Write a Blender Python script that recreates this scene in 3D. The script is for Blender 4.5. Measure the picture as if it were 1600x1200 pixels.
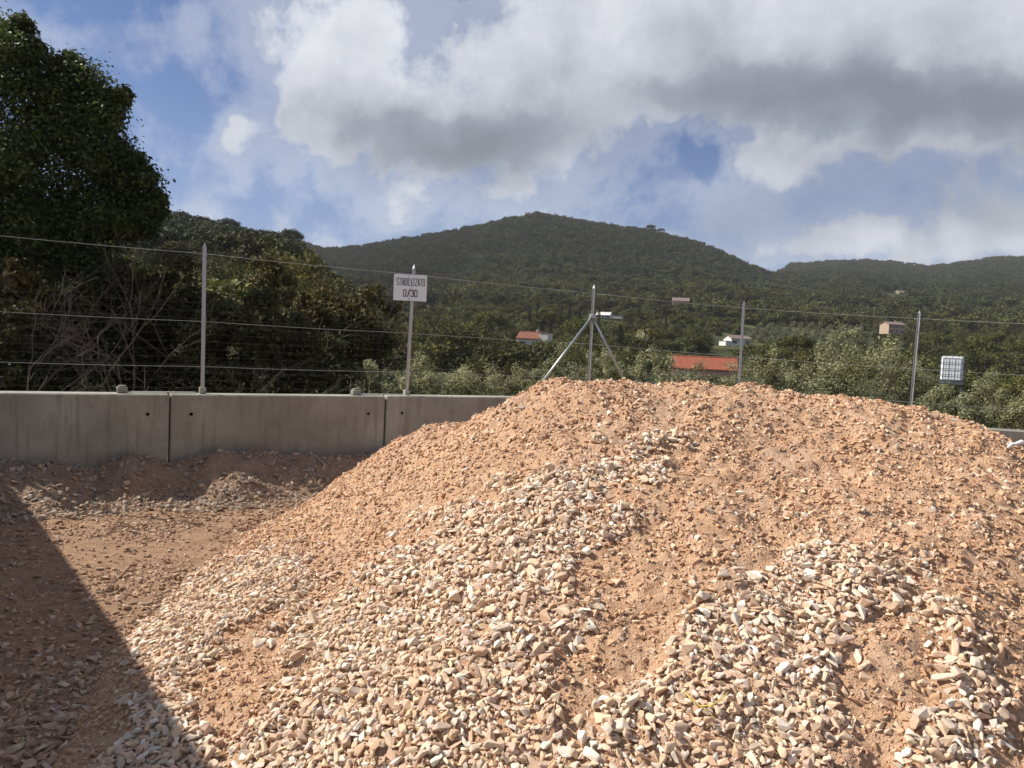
import bpy, bmesh, math, random
import numpy as np
from mathutils import Matrix, Vector, Quaternion
R = math.radians
random.seed(7); rng = np.random.default_rng(11)
scene = bpy.context.scene
for o in list(bpy.data.objects): bpy.data.objects.remove(o)

# ------------------------------------------------------------------ camera
F = 1155.0; CAMZ = 2.1; PITCH = R(2.97); ROLL = R(2.7)
cd = bpy.data.cameras.new('camera'); cam = bpy.data.objects.new('camera', cd)
scene.collection.objects.link(cam); scene.camera = cam
cd.sensor_width = 36; cd.lens = 36 * F / 1600; cd.clip_start = .05; cd.clip_end = 9000
ROT = Matrix.Rotation(R(90) - PITCH, 4, 'X') @ Matrix.Rotation(ROLL, 4, 'Z')
cam.matrix_world = Matrix.Translation((0, 0, CAMZ)) @ ROT
scene.render.resolution_x = 1024; scene.render.resolution_y = 768

# ------------------------------------------------------------------ light
SUN_AZ = Vector((-0.985, 0.17)).normalized(); SUN_EL = R(42)
SUNV = Vector((SUN_AZ.x * math.cos(SUN_EL), SUN_AZ.y * math.cos(SUN_EL), math.sin(SUN_EL)))
sl = bpy.data.lights.new('sun', 'SUN'); sl.energy = 5.0; sl.angle = R(.55); sl.color = (1.0, .93, .83)
so = bpy.data.objects.new('sun', sl); scene.collection.objects.link(so)
so.rotation_euler = SUNV.to_track_quat('Z', 'Y').to_euler()
scene.view_settings.view_transform = 'Standard'; scene.view_settings.look = 'None'
scene.view_settings.exposure = 0.45; scene.view_settings.gamma = 1.0
scene.view_settings.use_curve_mapping = False

def ray(px, py):
    v = ROT @ Vector(((px - 800) / F, -(py - 600) / F, -1.0)); return v
def P(px, py, d):                 # point seen at a photo position, at depth d (metres along +Y)
    v = ray(px, py); return Vector((v.x / v.y * d, d, CAMZ + v.z / v.y * d))
RI = np.array(ROT.to_3x3().inverted())
def proj(x, y, z):                # world -> photo pixel, vectorised
    p = np.stack([x, y, np.asarray(z) - CAMZ], -1) @ RI.T
    w = np.where(p[..., 2] < -1e-3, -p[..., 2], 1e9)
    return 800 + F * p[..., 0] / w, 600 - F * p[..., 1] / w, w

# ------------------------------------------------------------------ world: sky with clouds
W = bpy.data.worlds.new('World'); scene.world = W; W.use_nodes = True
wt = W.node_tree; wt.nodes.clear()
class NB:                         # tiny node builder
    def __init__(s, tree): s.t = tree
    def n(s, typ, **kw):
        x = s.t.nodes.new(typ)
        for k, v in kw.items(): setattr(x, k, v)
        return x
    def put(s, sock, v):
        if hasattr(v, 'is_output') or isinstance(v, bpy.types.NodeSocket): s.t.links.new(v, sock)
        elif v is not None: sock.default_value = v
    def m(s, op, a, b=None, c=None, clamp=False):
        x = s.n('ShaderNodeMath', operation=op); x.use_clamp = clamp
        s.put(x.inputs[0], a)
        if b is not None: s.put(x.inputs[1], b)
        if c is not None: s.put(x.inputs[2], c)
        return x.outputs[0]
    def v(s, op, a, b=None):
        x = s.n('ShaderNodeVectorMath', operation=op); s.put(x.inputs[0], a)
        if b is not None: s.put(x.inputs[1], b)
        return x.outputs['Value'] if op in ('DOT_PRODUCT', 'LENGTH') else x.outputs[0]
    def mix(s, f, a, b, typ='MIX'):
        x = s.n('ShaderNodeMix', data_type='RGBA', blend_type=typ)
        s.put(x.inputs[0], f); s.put(x.inputs[6], a); s.put(x.inputs[7], b); return x.outputs[2]
    def noise(s, vec, scale, detail=4, rough=.55, dist=0, out=0):
        x = s.n('ShaderNodeTexNoise'); s.put(x.inputs['Vector'], vec)
        x.inputs['Scale'].default_value = scale; x.inputs['Detail'].default_value = detail
        x.inputs['Roughness'].default_value = rough; x.inputs['Distortion'].default_value = dist
        return x.outputs[out]
    def smooth(s, x, a, b, lo=0., hi=1.):
        q = s.n('ShaderNodeMapRange', interpolation_type='SMOOTHSTEP'); s.put(q.inputs[0], x)
        for i, w in enumerate((a, b, lo, hi)): q.inputs[i + 1].default_value = w
        return q.outputs[0]
    def ramp(s, f, stops):
        x = s.n('ShaderNodeValToRGB'); s.put(x.inputs[0], f); e = x.color_ramp.elements
        while len(e) < len(stops): e.new(.5)
        for k, (p, c) in enumerate(stops): e[k].position = p; e[k].color = (*c, 1) if len(c) == 3 else c
        return x.outputs[0]
nb = NB(wt)
SKY_STRENGTH = .1
sky = nb.n('ShaderNodeTexSky', sky_type='NISHITA', sun_disc=False, sun_elevation=SUN_EL,
           sun_rotation=math.atan2(SUN_AZ.x, SUN_AZ.y), altitude=50, air_density=1.0, dust_density=.6, ozone_density=2.5)
tc = nb.n('ShaderNodeTexCoord').outputs['Generated']
sep = nb.n('ShaderNodeSeparateXYZ'); wt.links.new(tc, sep.inputs[0])
az = nb.m('ARCTAN2', sep.outputs[0], sep.outputs[1]); el = nb.m('ARCSINE', sep.outputs[2])
cmb = nb.n('ShaderNodeCombineXYZ'); nb.put(cmb.inputs[0], az); nb.put(cmb.inputs[1], el)
ae = cmb.outputs[0]
nw = nb.noise(tc, 5.0, 6, .6, out=1)
warp = nb.v('MULTIPLY', nb.v('SUBTRACT', nw, (.5, .5, .5)), (.20, .15, 0))
nw2 = nb.noise(tc, 15.0, 5, .55, out=1)
warp = nb.v('ADD', warp, nb.v('MULTIPLY', nb.v('SUBTRACT', nw2, (.5, .5, .5)), (.07, .055, 0)))
aew = nb.v('ADD', ae, warp)
def aeof(px, py):
    v = ray(px, py).normalized(); return math.atan2(v.x, v.y), math.asin(v.z)
def blobs(lst, vec):
    tot = None
    for (px, py, sx, sy, w) in lst:
        a, e = aeof(px, py)
        q = nb.v('MULTIPLY', nb.v('SUBTRACT', vec, (a, e, 0)), (F / sx, F / sy, 0))
        g = nb.m('MULTIPLY', nb.m('EXPONENT', nb.m('MULTIPLY', nb.v('DOT_PRODUCT', q, q), -1.0)), w)
        tot = g if tot is None else nb.m('ADD', tot, g)
    return tot
DENS = [(500, 110, 90, 125, 1.2), (600, 215, 150, 62, 1.0), (740, 130, 150, 120, .62), (780, 228, 120, 45, .8),
        (930, 130, 150, 95, .8), (1080, 70, 170, 100, .8), (1250, 80, 160, 85, .9), (1430, 100, 160, 105, 1.0),
        (1610, 120, 150, 95, 1.1), (1800, 60, 230, 150, 1.0), (1000, -120, 500, 100, .8), (1215, 215, 42, 34, .7), (1280, 255, 90, 30, .45),
        (1140, 310, 110, 45, .42), (1090, 390, 130, 30, .95), (1350, 385, 75, 36, 1.0), (1540, 370, 110, 50, .85), (1450, 232, 90, 18, .5), (1330, 305, 40, 18, .4),
        (365, 205, 32, 38, .62), (305, 325, 46, 32, .75), (470, 358, 30, 22, .75), (630, 330, 50, 32, .42), (820, 300, 80, 32, .5),
        (260, 50, 150, 45, .26), (60, 40, 120, 40, .22), (1110, 222, 90, 26, -.55), (430, 250, 40, 120, -.3), (320, 150, 90, 30, -.2), (700, 20, 60, 50, -.25), (1000, 330, 60, 40, -.2)]
DARK = [(640, 240, 170, 50, 1.0), (790, 232, 140, 45, .8), (560, 170, 90, 50, .3), (900, 190, 120, 55, .5), (1060, 150, 140, 45, .6), (1200, 145, 130, 45, .85),
        (1340, 165, 120, 42, .95), (1530, 180, 160, 50, 1.05), (1800, 150, 220, 60, .9), (1150, 60, 180, 50, .3),
        (1150, 330, 130, 50, .6), (1480, 330, 160, 50, .7), (1100, 400, 90, 20, .25), (1350, 300, 200, 60, .3)]
fb1 = nb.noise(tc, 9.0, 12, .63, .2); fb2 = nb.noise(tc, 26.0, 6, .6)
dn = nb.m('ADD', blobs(DENS, aew), nb.m('MULTIPLY', nb.m('SUBTRACT', fb1, .5), 1.7))
dn = nb.m('ADD', dn, nb.m('MULTIPLY', nb.m('SUBTRACT', fb2, .5), .3))
# outside the picture the same kind of broken cloud goes on
out_n = nb.noise(tc, 2.2, 8, .6)
outside = nb.m('MAXIMUM', nb.smooth(nb.m('ABSOLUTE', az), .72, 1.0), nb.smooth(el, .52, .75))
dn = nb.m('ADD', dn, nb.m('MULTIPLY', outside, nb.smooth(out_n, .45, .62, 0, .95)))
mask = nb.smooth(dn, .28, .92)
thin = nb.smooth(dn, -.05, .42, 0, .42)
cov = nb.m('MAXIMUM', mask, thin)
dk = nb.m('ADD', blobs(DARK, aew), nb.m('MULTIPLY', nb.m('SUBTRACT', nb.noise(tc, 7.5, 10, .62), .5), 2.0))
dk = nb.m('SUBTRACT', dk, nb.m('MULTIPLY', nb.m('SUBTRACT', .9, dn, clamp=True), .25))
dk = nb.m('ADD', dk, nb.m('MULTIPLY', outside, .35))
dk = nb.m('MULTIPLY_ADD', dk, .52, .12, clamp=True)
K = 1 / SKY_STRENGTH
ccol = nb.ramp(dk, [(0, (.57, .59, .63)), (.3, (.40, .42, .47)), (.65, (.235, .258, .305)), (1, (.17, .188, .225))])
ccol = nb.v('MULTIPLY', ccol, (K, K, K))
skyc = nb.v('MULTIPLY', sky.outputs[0], (.36, .45, .62))
# thin veil of bright air low over the hills
veil = nb.smooth(el, .36, .06, 0, .45)
skyc = nb.mix(veil, skyc, (.25 * K, .32 * K, .50 * K, 1))
fin = nb.mix(cov, skyc, ccol)
bg = nb.n('ShaderNodeBackground'); nb.put(bg.inputs[0], fin); bg.inputs[1].default_value = SKY_STRENGTH
wo = nb.n('ShaderNodeOutputWorld'); wt.links.new(bg.outputs[0], wo.inputs[0])

# ------------------------------------------------------------------ helpers
COL = scene.collection
def tag(o, label=None, cat=None, group=None, kind=None):
    if label: o['label'] = label
    if cat: o['category'] = cat
    if group: o['group'] = group
    if kind: o['kind'] = kind
    return o
def empty(name, loc=(0, 0, 0), rz=0.0):
    o = bpy.data.objects.new(name, None); COL.objects.link(o); o.location = loc; o.rotation_euler = (0, 0, rz)
    o.empty_display_size = .2; return o
def link(name, me, mat=None, parent=None, loc=None):
    o = bpy.data.objects.new(name, me)
    if mat and not me.materials: me.materials.append(mat)
    COL.objects.link(o)
    if parent: o.parent = parent
    if loc is not None: o.location = loc
    return o
def npmesh(name, V, Fc, col=None, smooth=False):
    """V (n,3), Fc (m,k) with constant k; col (n,3) per vertex -> attribute 'tone'"""
    me = bpy.data.meshes.new(name); V = np.asarray(V, np.float32); Fc = np.asarray(Fc, np.int32)
    me.vertices.add(len(V)); me.vertices.foreach_set('co', V.ravel())
    k = Fc.shape[1]; me.loops.add(Fc.size); me.loops.foreach_set('vertex_index', Fc.ravel())
    me.polygons.add(len(Fc)); me.polygons.foreach_set('loop_start', np.arange(0, Fc.size, k, dtype=np.int32))
    me.polygons.foreach_set('loop_total', np.full(len(Fc), k, np.int32))
    me.polygons.foreach_set('use_smooth', np.full(len(Fc), smooth, bool))
    if col is not None:
        a = me.attributes.new('tone', 'FLOAT_COLOR', 'POINT')
        a.data.foreach_set('color', np.concatenate([col, np.ones((len(V), 1))], 1).astype(np.float32).ravel())
    me.update(calc_edges=True); return me
class MB:
    def __init__(s): s.bm = bmesh.new()
    def box(s, c, size, rot=None, bev=0.0):
        r = bmesh.ops.create_cube(s.bm, size=1); vs = r['verts']
        M = Matrix.Translation(c) @ (rot.to_4x4() if rot else Matrix()) @ Matrix.Diagonal((*size, 1))
        bmesh.ops.transform(s.bm, matrix=M, verts=vs)
        if bev:
            es = list({e for v in vs for e in v.link_edges})
            bmesh.ops.bevel(s.bm, geom=es, offset=bev, segments=1, affect='EDGES')
        return s
    def tube(s, pts, rad, seg=6, cap=True):
        pts = [Vector(p) for p in pts]; n = len(pts)
        rad = [rad] * n if not hasattr(rad, '__len__') else rad; rings = []
        up = Vector((0.13, .07, 1)).normalized()
        for i, p in enumerate(pts):
            t = (pts[min(i + 1, n - 1)] - pts[max(i - 1, 0)]).normalized()
            a = t.cross(up if abs(t.dot(up)) < .95 else Vector((1, 0, 0))).normalized(); b = t.cross(a)
            rings.append([s.bm.verts.new(p + (a * math.cos(2 * math.pi * k / seg) + b * math.sin(2 * math.pi * k / seg)) * rad[i]) for k in range(seg)])
        for i in range(n - 1):
            for k in range(seg):
                s.bm.faces.new((rings[i][k], rings[i][(k + 1) % seg], rings[i + 1][(k + 1) % seg], rings[i + 1][k]))
        if cap: s.bm.faces.new(rings[0][::-1]); s.bm.faces.new(rings[-1])
        return s
    def poly(s, pts): s.bm.faces.new([s.bm.verts.new(p) for p in pts]); return s
    def prism(s, pts, vec):
        a = [s.bm.verts.new(p) for p in pts]; b = [s.bm.verts.new(Vector(p) + Vector(vec)) for p in pts]; n = len(a)
        s.bm.faces.new(a[::-1]); s.bm.faces.new(b)
        for i in range(n): s.bm.faces.new((a[i], a[(i + 1) % n], b[(i + 1) % n], b[i]))
        return s
    def mesh(s, name, smooth=False):
        bmesh.ops.recalc_face_normals(s.bm, faces=s.bm.faces)
        me = bpy.data.meshes.new(name); s.bm.to_mesh(me); s.bm.free()
        if smooth:
            for p in me.polygons: p.use_smooth = True
        return me
    def build(s, name, mat, parent=None, smooth=False, loc=None):
        return link(name, s.mesh(name, smooth), mat, parent, loc)
# value noise in numpy
_T = np.random.default_rng(3).random((256, 256))
def vnoise(x, y):
    xi = np.floor(x).astype(int); yi = np.floor(y).astype(int); fx = x - xi; fy = y - yi
    fx = fx * fx * (3 - 2 * fx); fy = fy * fy * (3 - 2 * fy)
    g = lambda a, b: _T[a & 255, b & 255]
    return (g(xi, yi) * (1 - fx) + g(xi + 1, yi) * fx) * (1 - fy) + (g(xi, yi + 1) * (1 - fx) + g(xi + 1, yi + 1) * fx) * fy
def fbm(x, y, sc, oc=4, gain=.5):
    t = 0; a = 1; n = 0
    for k in range(oc):
        t = t + a * (vnoise(x * sc + 17.3 * k, y * sc + 9.1 * k) - .5); n += a; a *= gain; sc *= 2.03
    return t / n * 2
def sstep(x, a, b): t = np.clip((x - a) / (b - a), 0, 1); return t * t * (3 - 2 * t)

# ------------------------------------------------------------------ materials
def mat(name): 
    m = bpy.data.materials.new(name); m.use_nodes = True; b = m.node_tree.nodes['Principled BSDF']; return m, NB(m.node_tree), b
def geo_pos(n): return n.n('ShaderNodeNewGeometry').outputs['Position']
def bump(n, h, strength, dist, bs):
    x = n.n('ShaderNodeBump'); x.inputs['Strength'].default_value = strength; x.inputs['Distance'].default_value = dist
    n.put(x.inputs['Height'], h); n.put(bs.inputs['Normal'], x.outputs[0]); return x
def simple(name, col, rough=.6, metal=0., var=.15, sc=20, bmp=.0):
    m, n, b = mat(name); p = geo_pos(n)
    f = n.noise(p, sc, 5, .6)
    dark = tuple(c * (1 - var) for c in col); lite = tuple(min(1, c * (1 + var)) for c in col)
    n.put(b.inputs['Base Color'], n.ramp(f, [(.3, dark), (.7, lite)]))
    b.inputs['Roughness'].default_value = rough; b.inputs['Metallic'].default_value = metal
    if bmp: bump(n, f, bmp, .01, b)
    return m
def soil_mat(name, c1, c2, c3, grey, gamt=.5):
    m, n, b = mat(name); p = geo_pos(n)
    big = n.noise(p, 1.1, 5, .6); mid = n.noise(p, 9, 6, .65); fine = n.noise(p, 70, 5, .7)
    c = n.ramp(n.m('ADD', n.m('MULTIPLY', mid, .6), n.m('MULTIPLY', fine, .4)), [(.36, c1), (.5, c2), (.64, c3)])
    c = n.mix(n.smooth(big, .5, .68, 0, gamt), c, (*grey, 1))
    vo = n.n('ShaderNodeTexVoronoi'); vo.inputs['Scale'].default_value = 55; n.put(vo.inputs['Vector'], p)
    sp = n.smooth(vo.outputs['Distance'], .1, .34, 1, 0)
    pick = n.smooth(vo.outputs['Color'], .62, .68)
    c = n.mix(n.m('MULTIPLY', n.m('MULTIPLY', sp, pick), .45), c, (.62, .46, .33, 1))
    n.put(b.inputs['Base Color'], c); b.inputs['Roughness'].default_value = .95; b.inputs['Specular IOR Level'].default_value = .15
    hgt = n.m('ADD', n.m('MULTIPLY', fine, .6), n.m('ADD', n.m('MULTIPLY', mid, .9), n.m('MULTIPLY', sp, .25)))
    bump(n, hgt, 1.0, .03, b); return m
M_soil = soil_mat('orange_crushed_soil', (.46, .27, .158), (.59, .375, .232), (.71, .49, .33), (.50, .36, .27))
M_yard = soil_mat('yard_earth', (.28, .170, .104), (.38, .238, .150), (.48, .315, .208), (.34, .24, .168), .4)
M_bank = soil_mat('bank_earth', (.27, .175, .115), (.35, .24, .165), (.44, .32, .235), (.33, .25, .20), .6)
def stone_mat(name, attr=True):
    m, n, b = mat(name)
    if attr:
        a = n.n('ShaderNodeAttribute', attribute_name='tone').outputs['Color']
    else:
        r = n.n('ShaderNodeObjectInfo').outputs['Random']
        x = n.n('ShaderNodeValToRGB'); n.put(x.inputs[0], r); x.color_ramp.interpolation = 'CONSTANT'; e = x.color_ramp.elements
        pal = STONE_PAL
        while len(e) < len(pal): e.new(.5)
        for k, c in enumerate(pal): e[k].position = k / len(pal); e[k].color = (*c, 1)
        a = x.outputs[0]
    p = geo_pos(n); f = n.noise(p, 40, 5, .65); g = n.noise(p, 9, 3, .5)
    c = n.mix(1.0, a, n.ramp(f, [(.3, (.80, .78, .76)), (.7, (1.12, 1.1, 1.06))]), 'MULTIPLY')
    c = n.mix(n.smooth(g, .55, .72, 0, .35), c, (.55, .36, .22, 1))
    n.put(b.inputs['Base Color'], c); b.inputs['Roughness'].default_value = .88; b.inputs['Specular IOR Level'].default_value = .25
    bump(n, f, .35, .006, b); return m
STONE_PAL = [(.64, .49, .35), (.68, .52, .38), (.61, .44, .31), (.70, .56, .42), (.58, .42, .30), (.67, .47, .33), (.62, .52, .42),
             (.72, .62, .50), (.54, .39, .29), (.68, .58, .48), (.80, .73, .63), (.74, .68, .60), (.60, .46, .37), (.66, .46, .31), (.70, .54, .38)]
CLOD_PAL = [(.55, .34, .205), (.60, .39, .25), (.49, .295, .18), (.64, .45, .31), (.57, .37, .235), (.66, .52, .385)]
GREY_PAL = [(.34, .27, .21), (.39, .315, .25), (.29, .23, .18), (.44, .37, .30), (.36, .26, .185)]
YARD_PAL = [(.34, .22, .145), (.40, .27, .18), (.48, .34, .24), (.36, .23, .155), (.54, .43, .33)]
M_stone = stone_mat('crushed_stone_mixed'); M_stone1 = stone_mat('crushed_stone_single', False)
M_zinc = simple('galvanised_steel', (.46, .47, .48), .42, .75, .18, 60)
M_zincd = simple('weathered_wire', (.46, .45, .44), .5, .3, .2, 60)
M_dark = simple('dark_wire', (.03, .03, .03), .6, 0, .2, 60)

# ------------------------------------------------------------------ geometry of the yard
def cam_line(ax, s): return np.array([-4.19 + 2.57 * s, 10.0 + 1.4 * s])
WD = Vector((2.57, 1.4)).normalized(); WL = math.hypot(2.57, 1.4)   # wall direction, s unit in metres
WN = Vector((WD.y, -WD.x))                                          # towards the yard
FACE0 = Vector((-4.19, 10.0)) + WN * .17                             # a point on the front face line, s = 0
# pile height field
ctrl = []
def C(px, py, d): p = P(px, py, d); ctrl.append((p.x, p.y, p.z)); return p
crest = [(560, 735, 8.8), (610, 705, 8.4), (660, 668, 8.0), (700, 660, 7.9), (740, 658, 7.7), (780, 632, 7.3), (840, 602, 6.95), (880, 594, 6.85),
         (950, 595, 6.8), (1100, 604, 6.8), (1200, 612, 6.75), (1320, 622, 6.6), (1420, 637, 6.4), (1500, 657, 6.2), (1560, 682, 6.0),
         (1600, 702, 5.9), (1750, 790, 5.5), (1950, 950, 5.0)]
for (px, py, d) in crest:
    p = C(px, py, d); dr = Vector((p.x, p.y)).normalized()
    if px < 720: dr = (dr + Vector((-.5, .3))).normalized()
    for dd, dz in ((.7, .2), (2.2, 1.15), (3.6, 1.75)):
        q = Vector((p.x, p.y)) + dr * dd; ctrl.append((q.x, q.y, max(p.z - dz, -.25)))
# ground contact on the left flank
for (px, py) in ((480, 787), (400, 828), (300, 902), (205, 995), (150, 1080), (110, 1180), (60, 1300)):
    v = ray(px, py); t = -CAMZ / v.z; p = Vector((v.x * t, v.y * t)); ctrl.append((p.x, p.y, 0.0))
    q = p + Vector((-.62, .2)) * .8; ctrl.append((q.x, q.y, -.14))
# front profiles
for (px, top, bot) in ((400, None, (3.3, .12)), (600, (610, 705, 8.3), (3.1, .24)), (800, (800, 622, 7.1), (2.95, .33)), (1000, (1000, 598, 6.8), (2.9, .40)),
                       (1200, (1200, 612, 6.75), (2.85, .46)), (1400, (1400, 634, 6.4), (2.8, .50)), (1600, (1600, 702, 5.9), (2.75, .48)),
                       (1850, (1850, 870, 5.2), (2.6, .2))):
    vx = (px - 800) / F
    ctrl.append((vx * bot[0], bot[0], bot[1])); ctrl.append((vx * 1.9, 1.9, bot[1] - .40)); ctrl.append((vx * .8, .8, -.15))
    if top:
        tp = P(*top)
        for t, bl in ((.25, .03), (.5, .07), (.78, .08)):
            d = tp.y * (1 - t) + bot[0] * t; z = tp.z * (1 - t) + bot[1] * t + bl
            ctrl.append((tp.x / tp.y * d * (1 - t) + vx * d * t, d, z))
ctrl = np.array(ctrl)
def tps(c):
    d = np.hypot(c[:, None, 0] - c[None, :, 0], c[:, None, 1] - c[None, :, 1]); n = len(c)
    Kk = np.where(d > 0, d * d * np.log(d + 1e-9), 0) + np.eye(n) * .006
    A = np.zeros((n + 3, n + 3)); A[:n, :n] = Kk; A[:n, n] = 1; A[:n, n + 1:] = c[:, :2]; A[n:, :n] = A[:n, n:].T
    return np.linalg.solve(A, np.concatenate([c[:, 2], [0, 0, 0]]))
_w = tps(ctrl)
def pile_smooth(x, y):
    x = np.asarray(x, float); y = np.asarray(y, float); sh = x.shape; x = x.ravel(); y = y.ravel(); out = np.zeros(len(x))
    for i in range(0, len(x), 40000):
        a = x[i:i + 40000]; b = y[i:i + 40000]
        d = np.hypot(a[:, None] - ctrl[None, :, 0], b[:, None] - ctrl[None, :, 1])
        out[i:i + 40000] = (d * d * np.log(d + 1e-9)) @ _w[:-3] + _w[-3] + _w[-2] * a + _w[-1] * b
    return out.reshape(sh)
# the spills of clean stone on the pile (outline as seen from the yard gate, turned into places on the slope)
ZONES = [[(985, 692), (1050, 695), (1040, 722), (960, 760), (960, 830), (915, 880), (900, 960), (890, 1040), (860, 1080), (900, 1130), (880, 1300), (340, 1300), (400, 1150), (470, 1060), (440, 1000), (500, 940), (600, 890), (680, 830), (780, 780), (860, 735)],
         [(1240, 885), (1300, 878), (1400, 890), (1420, 930), (1380, 975), (1325, 985), (1330, 1040), (1280, 1060), (1265, 1200), (1270, 1300), (880, 1300), (930, 1130), (1000, 1060), (1030, 1000), (1080, 950), (1180, 915)],
         [(1440, 960), (1500, 970), (1520, 1060), (1540, 1300), (1410, 1300), (1415, 1180), (1430, 1060)],
         [(205, 1010), (250, 950), (350, 900), (440, 870), (500, 880), (480, 930), (420, 960), (340, 1010), (300, 1070), (240, 1075)],
         [(205, 1080), (290, 1095), (330, 1200), (340, 1300), (120, 1300), (150, 1180)]]
def in_poly(px, py, poly):
    c = np.zeros(px.shape, bool); n = len(poly)
    for i in range(n):
        x1, y1 = poly[i]; x2, y2 = poly[(i + 1) % n]
        t = ((y1 > py) != (y2 > py)) & (px < (x2 - x1) * (py - y1) / (y2 - y1 + 1e-9) + x1); c ^= t
    return c
def zone_at(x, y, z):
    px, py, w = proj(x, y, z)
    jx = fbm(x, y, 3.0, 4) * 75 + fbm(x + 31, y, 12, 2) * 28; jy = fbm(x + 9, y + 4, 3.0, 4) * 50 + fbm(x, y + 31, 12, 2) * 22
    k = np.zeros(x.shape, int)
    for i, pl in enumerate(ZONES): k = np.where(in_poly(px + jx, py + jy, pl), i + 1, k)
    return k, px, py, w
GX = np.concatenate([np.arange(-4.6, 7.2, .022)]); GY = []
yy = .5
while yy < 13.2: GY.append(yy); yy += .013 + .0035 * max(0, yy - 2.5) if yy < 9 else .12
GY = np.array(GY)
X, Y = np.meshgrid(GX, GY); Z = pile_smooth(X, Y)
zn, PX, PY, _ = zone_at(X, Y, Z)
zf = (zn > 0).astype(float)
for _ in range(6):                              # soften the zone edge
    zf[1:-1, 1:-1] = (zf[1:-1, 1:-1] * 2 + zf[:-2, 1:-1] + zf[2:, 1:-1] + zf[1:-1, :-2] + zf[1:-1, 2:]) / 6
amp = sstep(Z, -.05, .25)
gully = np.exp(-((PX - (1345 + 25 * np.sin(PY / 60))) / 45) ** 2) * sstep(PY, 960, 1040) + .3 * np.exp(-((PX - 1010 - (PY - 700) * .15) / 35) ** 2) * sstep(PY, 740, 820) * sstep(-PY, -1000, -900)
# rills run down the slope
rill = fbm(PX * .012 + PY * .002, PY * .0022, 1.0, 3)
Z = Z + amp * (.050 * fbm(X, Y, .9, 3) + .050 * fbm(X, Y, 3.1, 3, .6) + .034 * fbm(X, Y, 9, 3, .6) + .024 * fbm(X, Y, 30, 3, .7) + .018 * rill) + .035 * zf * amp - .04 * gully * amp
def grid_sample(A, x, y):
    ix = (np.asarray(x) - GX[0]) / (GX[1] - GX[0]); iy = np.interp(y, GY, np.arange(len(GY)))
    i0 = np.clip(ix.astype(int), 0, len(GX) - 2); j0 = np.clip(iy.astype(int), 0, len(GY) - 2); fx = np.clip(ix - i0, 0, 1); fy = np.clip(iy - j0, 0, 1)
    return (A[j0, i0] * (1 - fx) + A[j0, i0 + 1] * fx) * (1 - fy) + (A[j0 + 1, i0] * (1 - fx) + A[j0 + 1, i0 + 1] * fx) * fy
# keep the pile clear of the wall behind it
tw = (X - FACE0.x) * WN.x + (Y - FACE0.y) * WN.y
yard_z = lambda x, y: .035 * fbm(x, y, .5, 3) + .04 * fbm(x, y, 2.4, 3) + .022 * fbm(x * .55, y * 1.3, 9, 4, .65)
idx = np.arange(X.size).reshape(X.shape)
keep = (Z > yard_z(X, Y) - .06) & (tw > .02)
fk = keep[:-1, :-1] & keep[1:, :-1] & keep[:-1, 1:] & keep[1:, 1:]
q = np.stack([idx[:-1, :-1], idx[:-1, 1:], idx[1:, 1:], idx[1:, :-1]], -1)[fk]
used = np.unique(q); remap = np.zeros(X.size, int); remap[used] = np.arange(len(used))
V = np.stack([X.ravel(), Y.ravel(), Z.ravel()], -1)[used]
pile = link('gravel_pile', npmesh('gravel_pile', V, remap[q], smooth=True), M_soil)
tag(pile, 'large pile of orange crushed soil and pale gravel filling the foreground', 'gravel pile')

# stones --------------------------------------------------------
def hull_stone(seed, npts, flat, bev):
    r = random.Random(seed); bm = bmesh.new()
    for k in range(npts):
        v = Vector((r.gauss(0, 1), r.gauss(0, 1), r.gauss(0, 1))).normalized()
        v = Vector([math.copysign(abs(c) ** .75, c) for c in v]) * r.uniform(.8, 1.05)
        bm.verts.new((v.x, v.y * r.uniform(.75, .85), v.z * flat))
    h = bmesh.ops.convex_hull(bm, input=bm.verts)
    bmesh.ops.delete(bm, geom=[g for g in h['geom_interior'] if isinstance(g, bmesh.types.BMVert)], context='VERTS')
    bmesh.ops.dissolve_limit(bm, angle_limit=R(16), verts=bm.verts, edges=bm.edges)
    if bev: bmesh.ops.bevel(bm, geom=list(bm.edges), offset=bev, segments=1, affect='EDGES', clamp_overlap=True)
    bmesh.ops.triangulate(bm, faces=bm.faces); bmesh.ops.recalc_face_normals(bm, faces=bm.faces)
    V = np.array([v.co[:] for v in bm.verts]); T = np.array([[v.index for v in f.verts] for f in bm.faces]); bm.verts.index_update()
    T = np.array([[v.index for v in f.verts] for f in bm.faces]); bm.free(); return V, T
random.seed(5)
BIG = [hull_stone(100 + i, random.choice((9, 10, 12)), random.uniform(.45, .8), .085) for i in range(20)]
SMALL = [hull_stone(300 + i, 8, random.uniform(.5, .8), 0) for i in range(10)]
def rot_mats(n, tilt, nx, ny):
    """random spin about z, tilt, then lean to the slope normal"""
    a = rng.uniform(0, 2 * np.pi, n); t = rng.normal(0, tilt, n); b = rng.uniform(0, 2 * np.pi, n)
    ca, sa = np.cos(a), np.sin(a); z0 = np.zeros(n); o1 = np.ones(n)
    Rz = np.stack([ca, -sa, z0, sa, ca, z0, z0, z0, o1], -1).reshape(n, 3, 3)
    kx, ky = np.cos(b), np.sin(b); ct, st = np.cos(t), np.sin(t)
    Rt = np.stack([ct + kx * kx * (1 - ct), kx * ky * (1 - ct), ky * st, kx * ky * (1 - ct), ct + ky * ky * (1 - ct), -kx * st, -ky * st, kx * st, ct], -1).reshape(n, 3, 3)
    nz = np.ones(n); N = np.stack([-nx, -ny, nz], -1); N /= np.linalg.norm(N, axis=1)[:, None]
    xa = np.stack([nz, z0, nx], -1); xa /= np.linalg.norm(xa, axis=1)[:, None]; ya = np.cross(N, xa)
    Rs = np.stack([xa, ya, N], -1)
    return Rs @ Rt @ Rz
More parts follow.
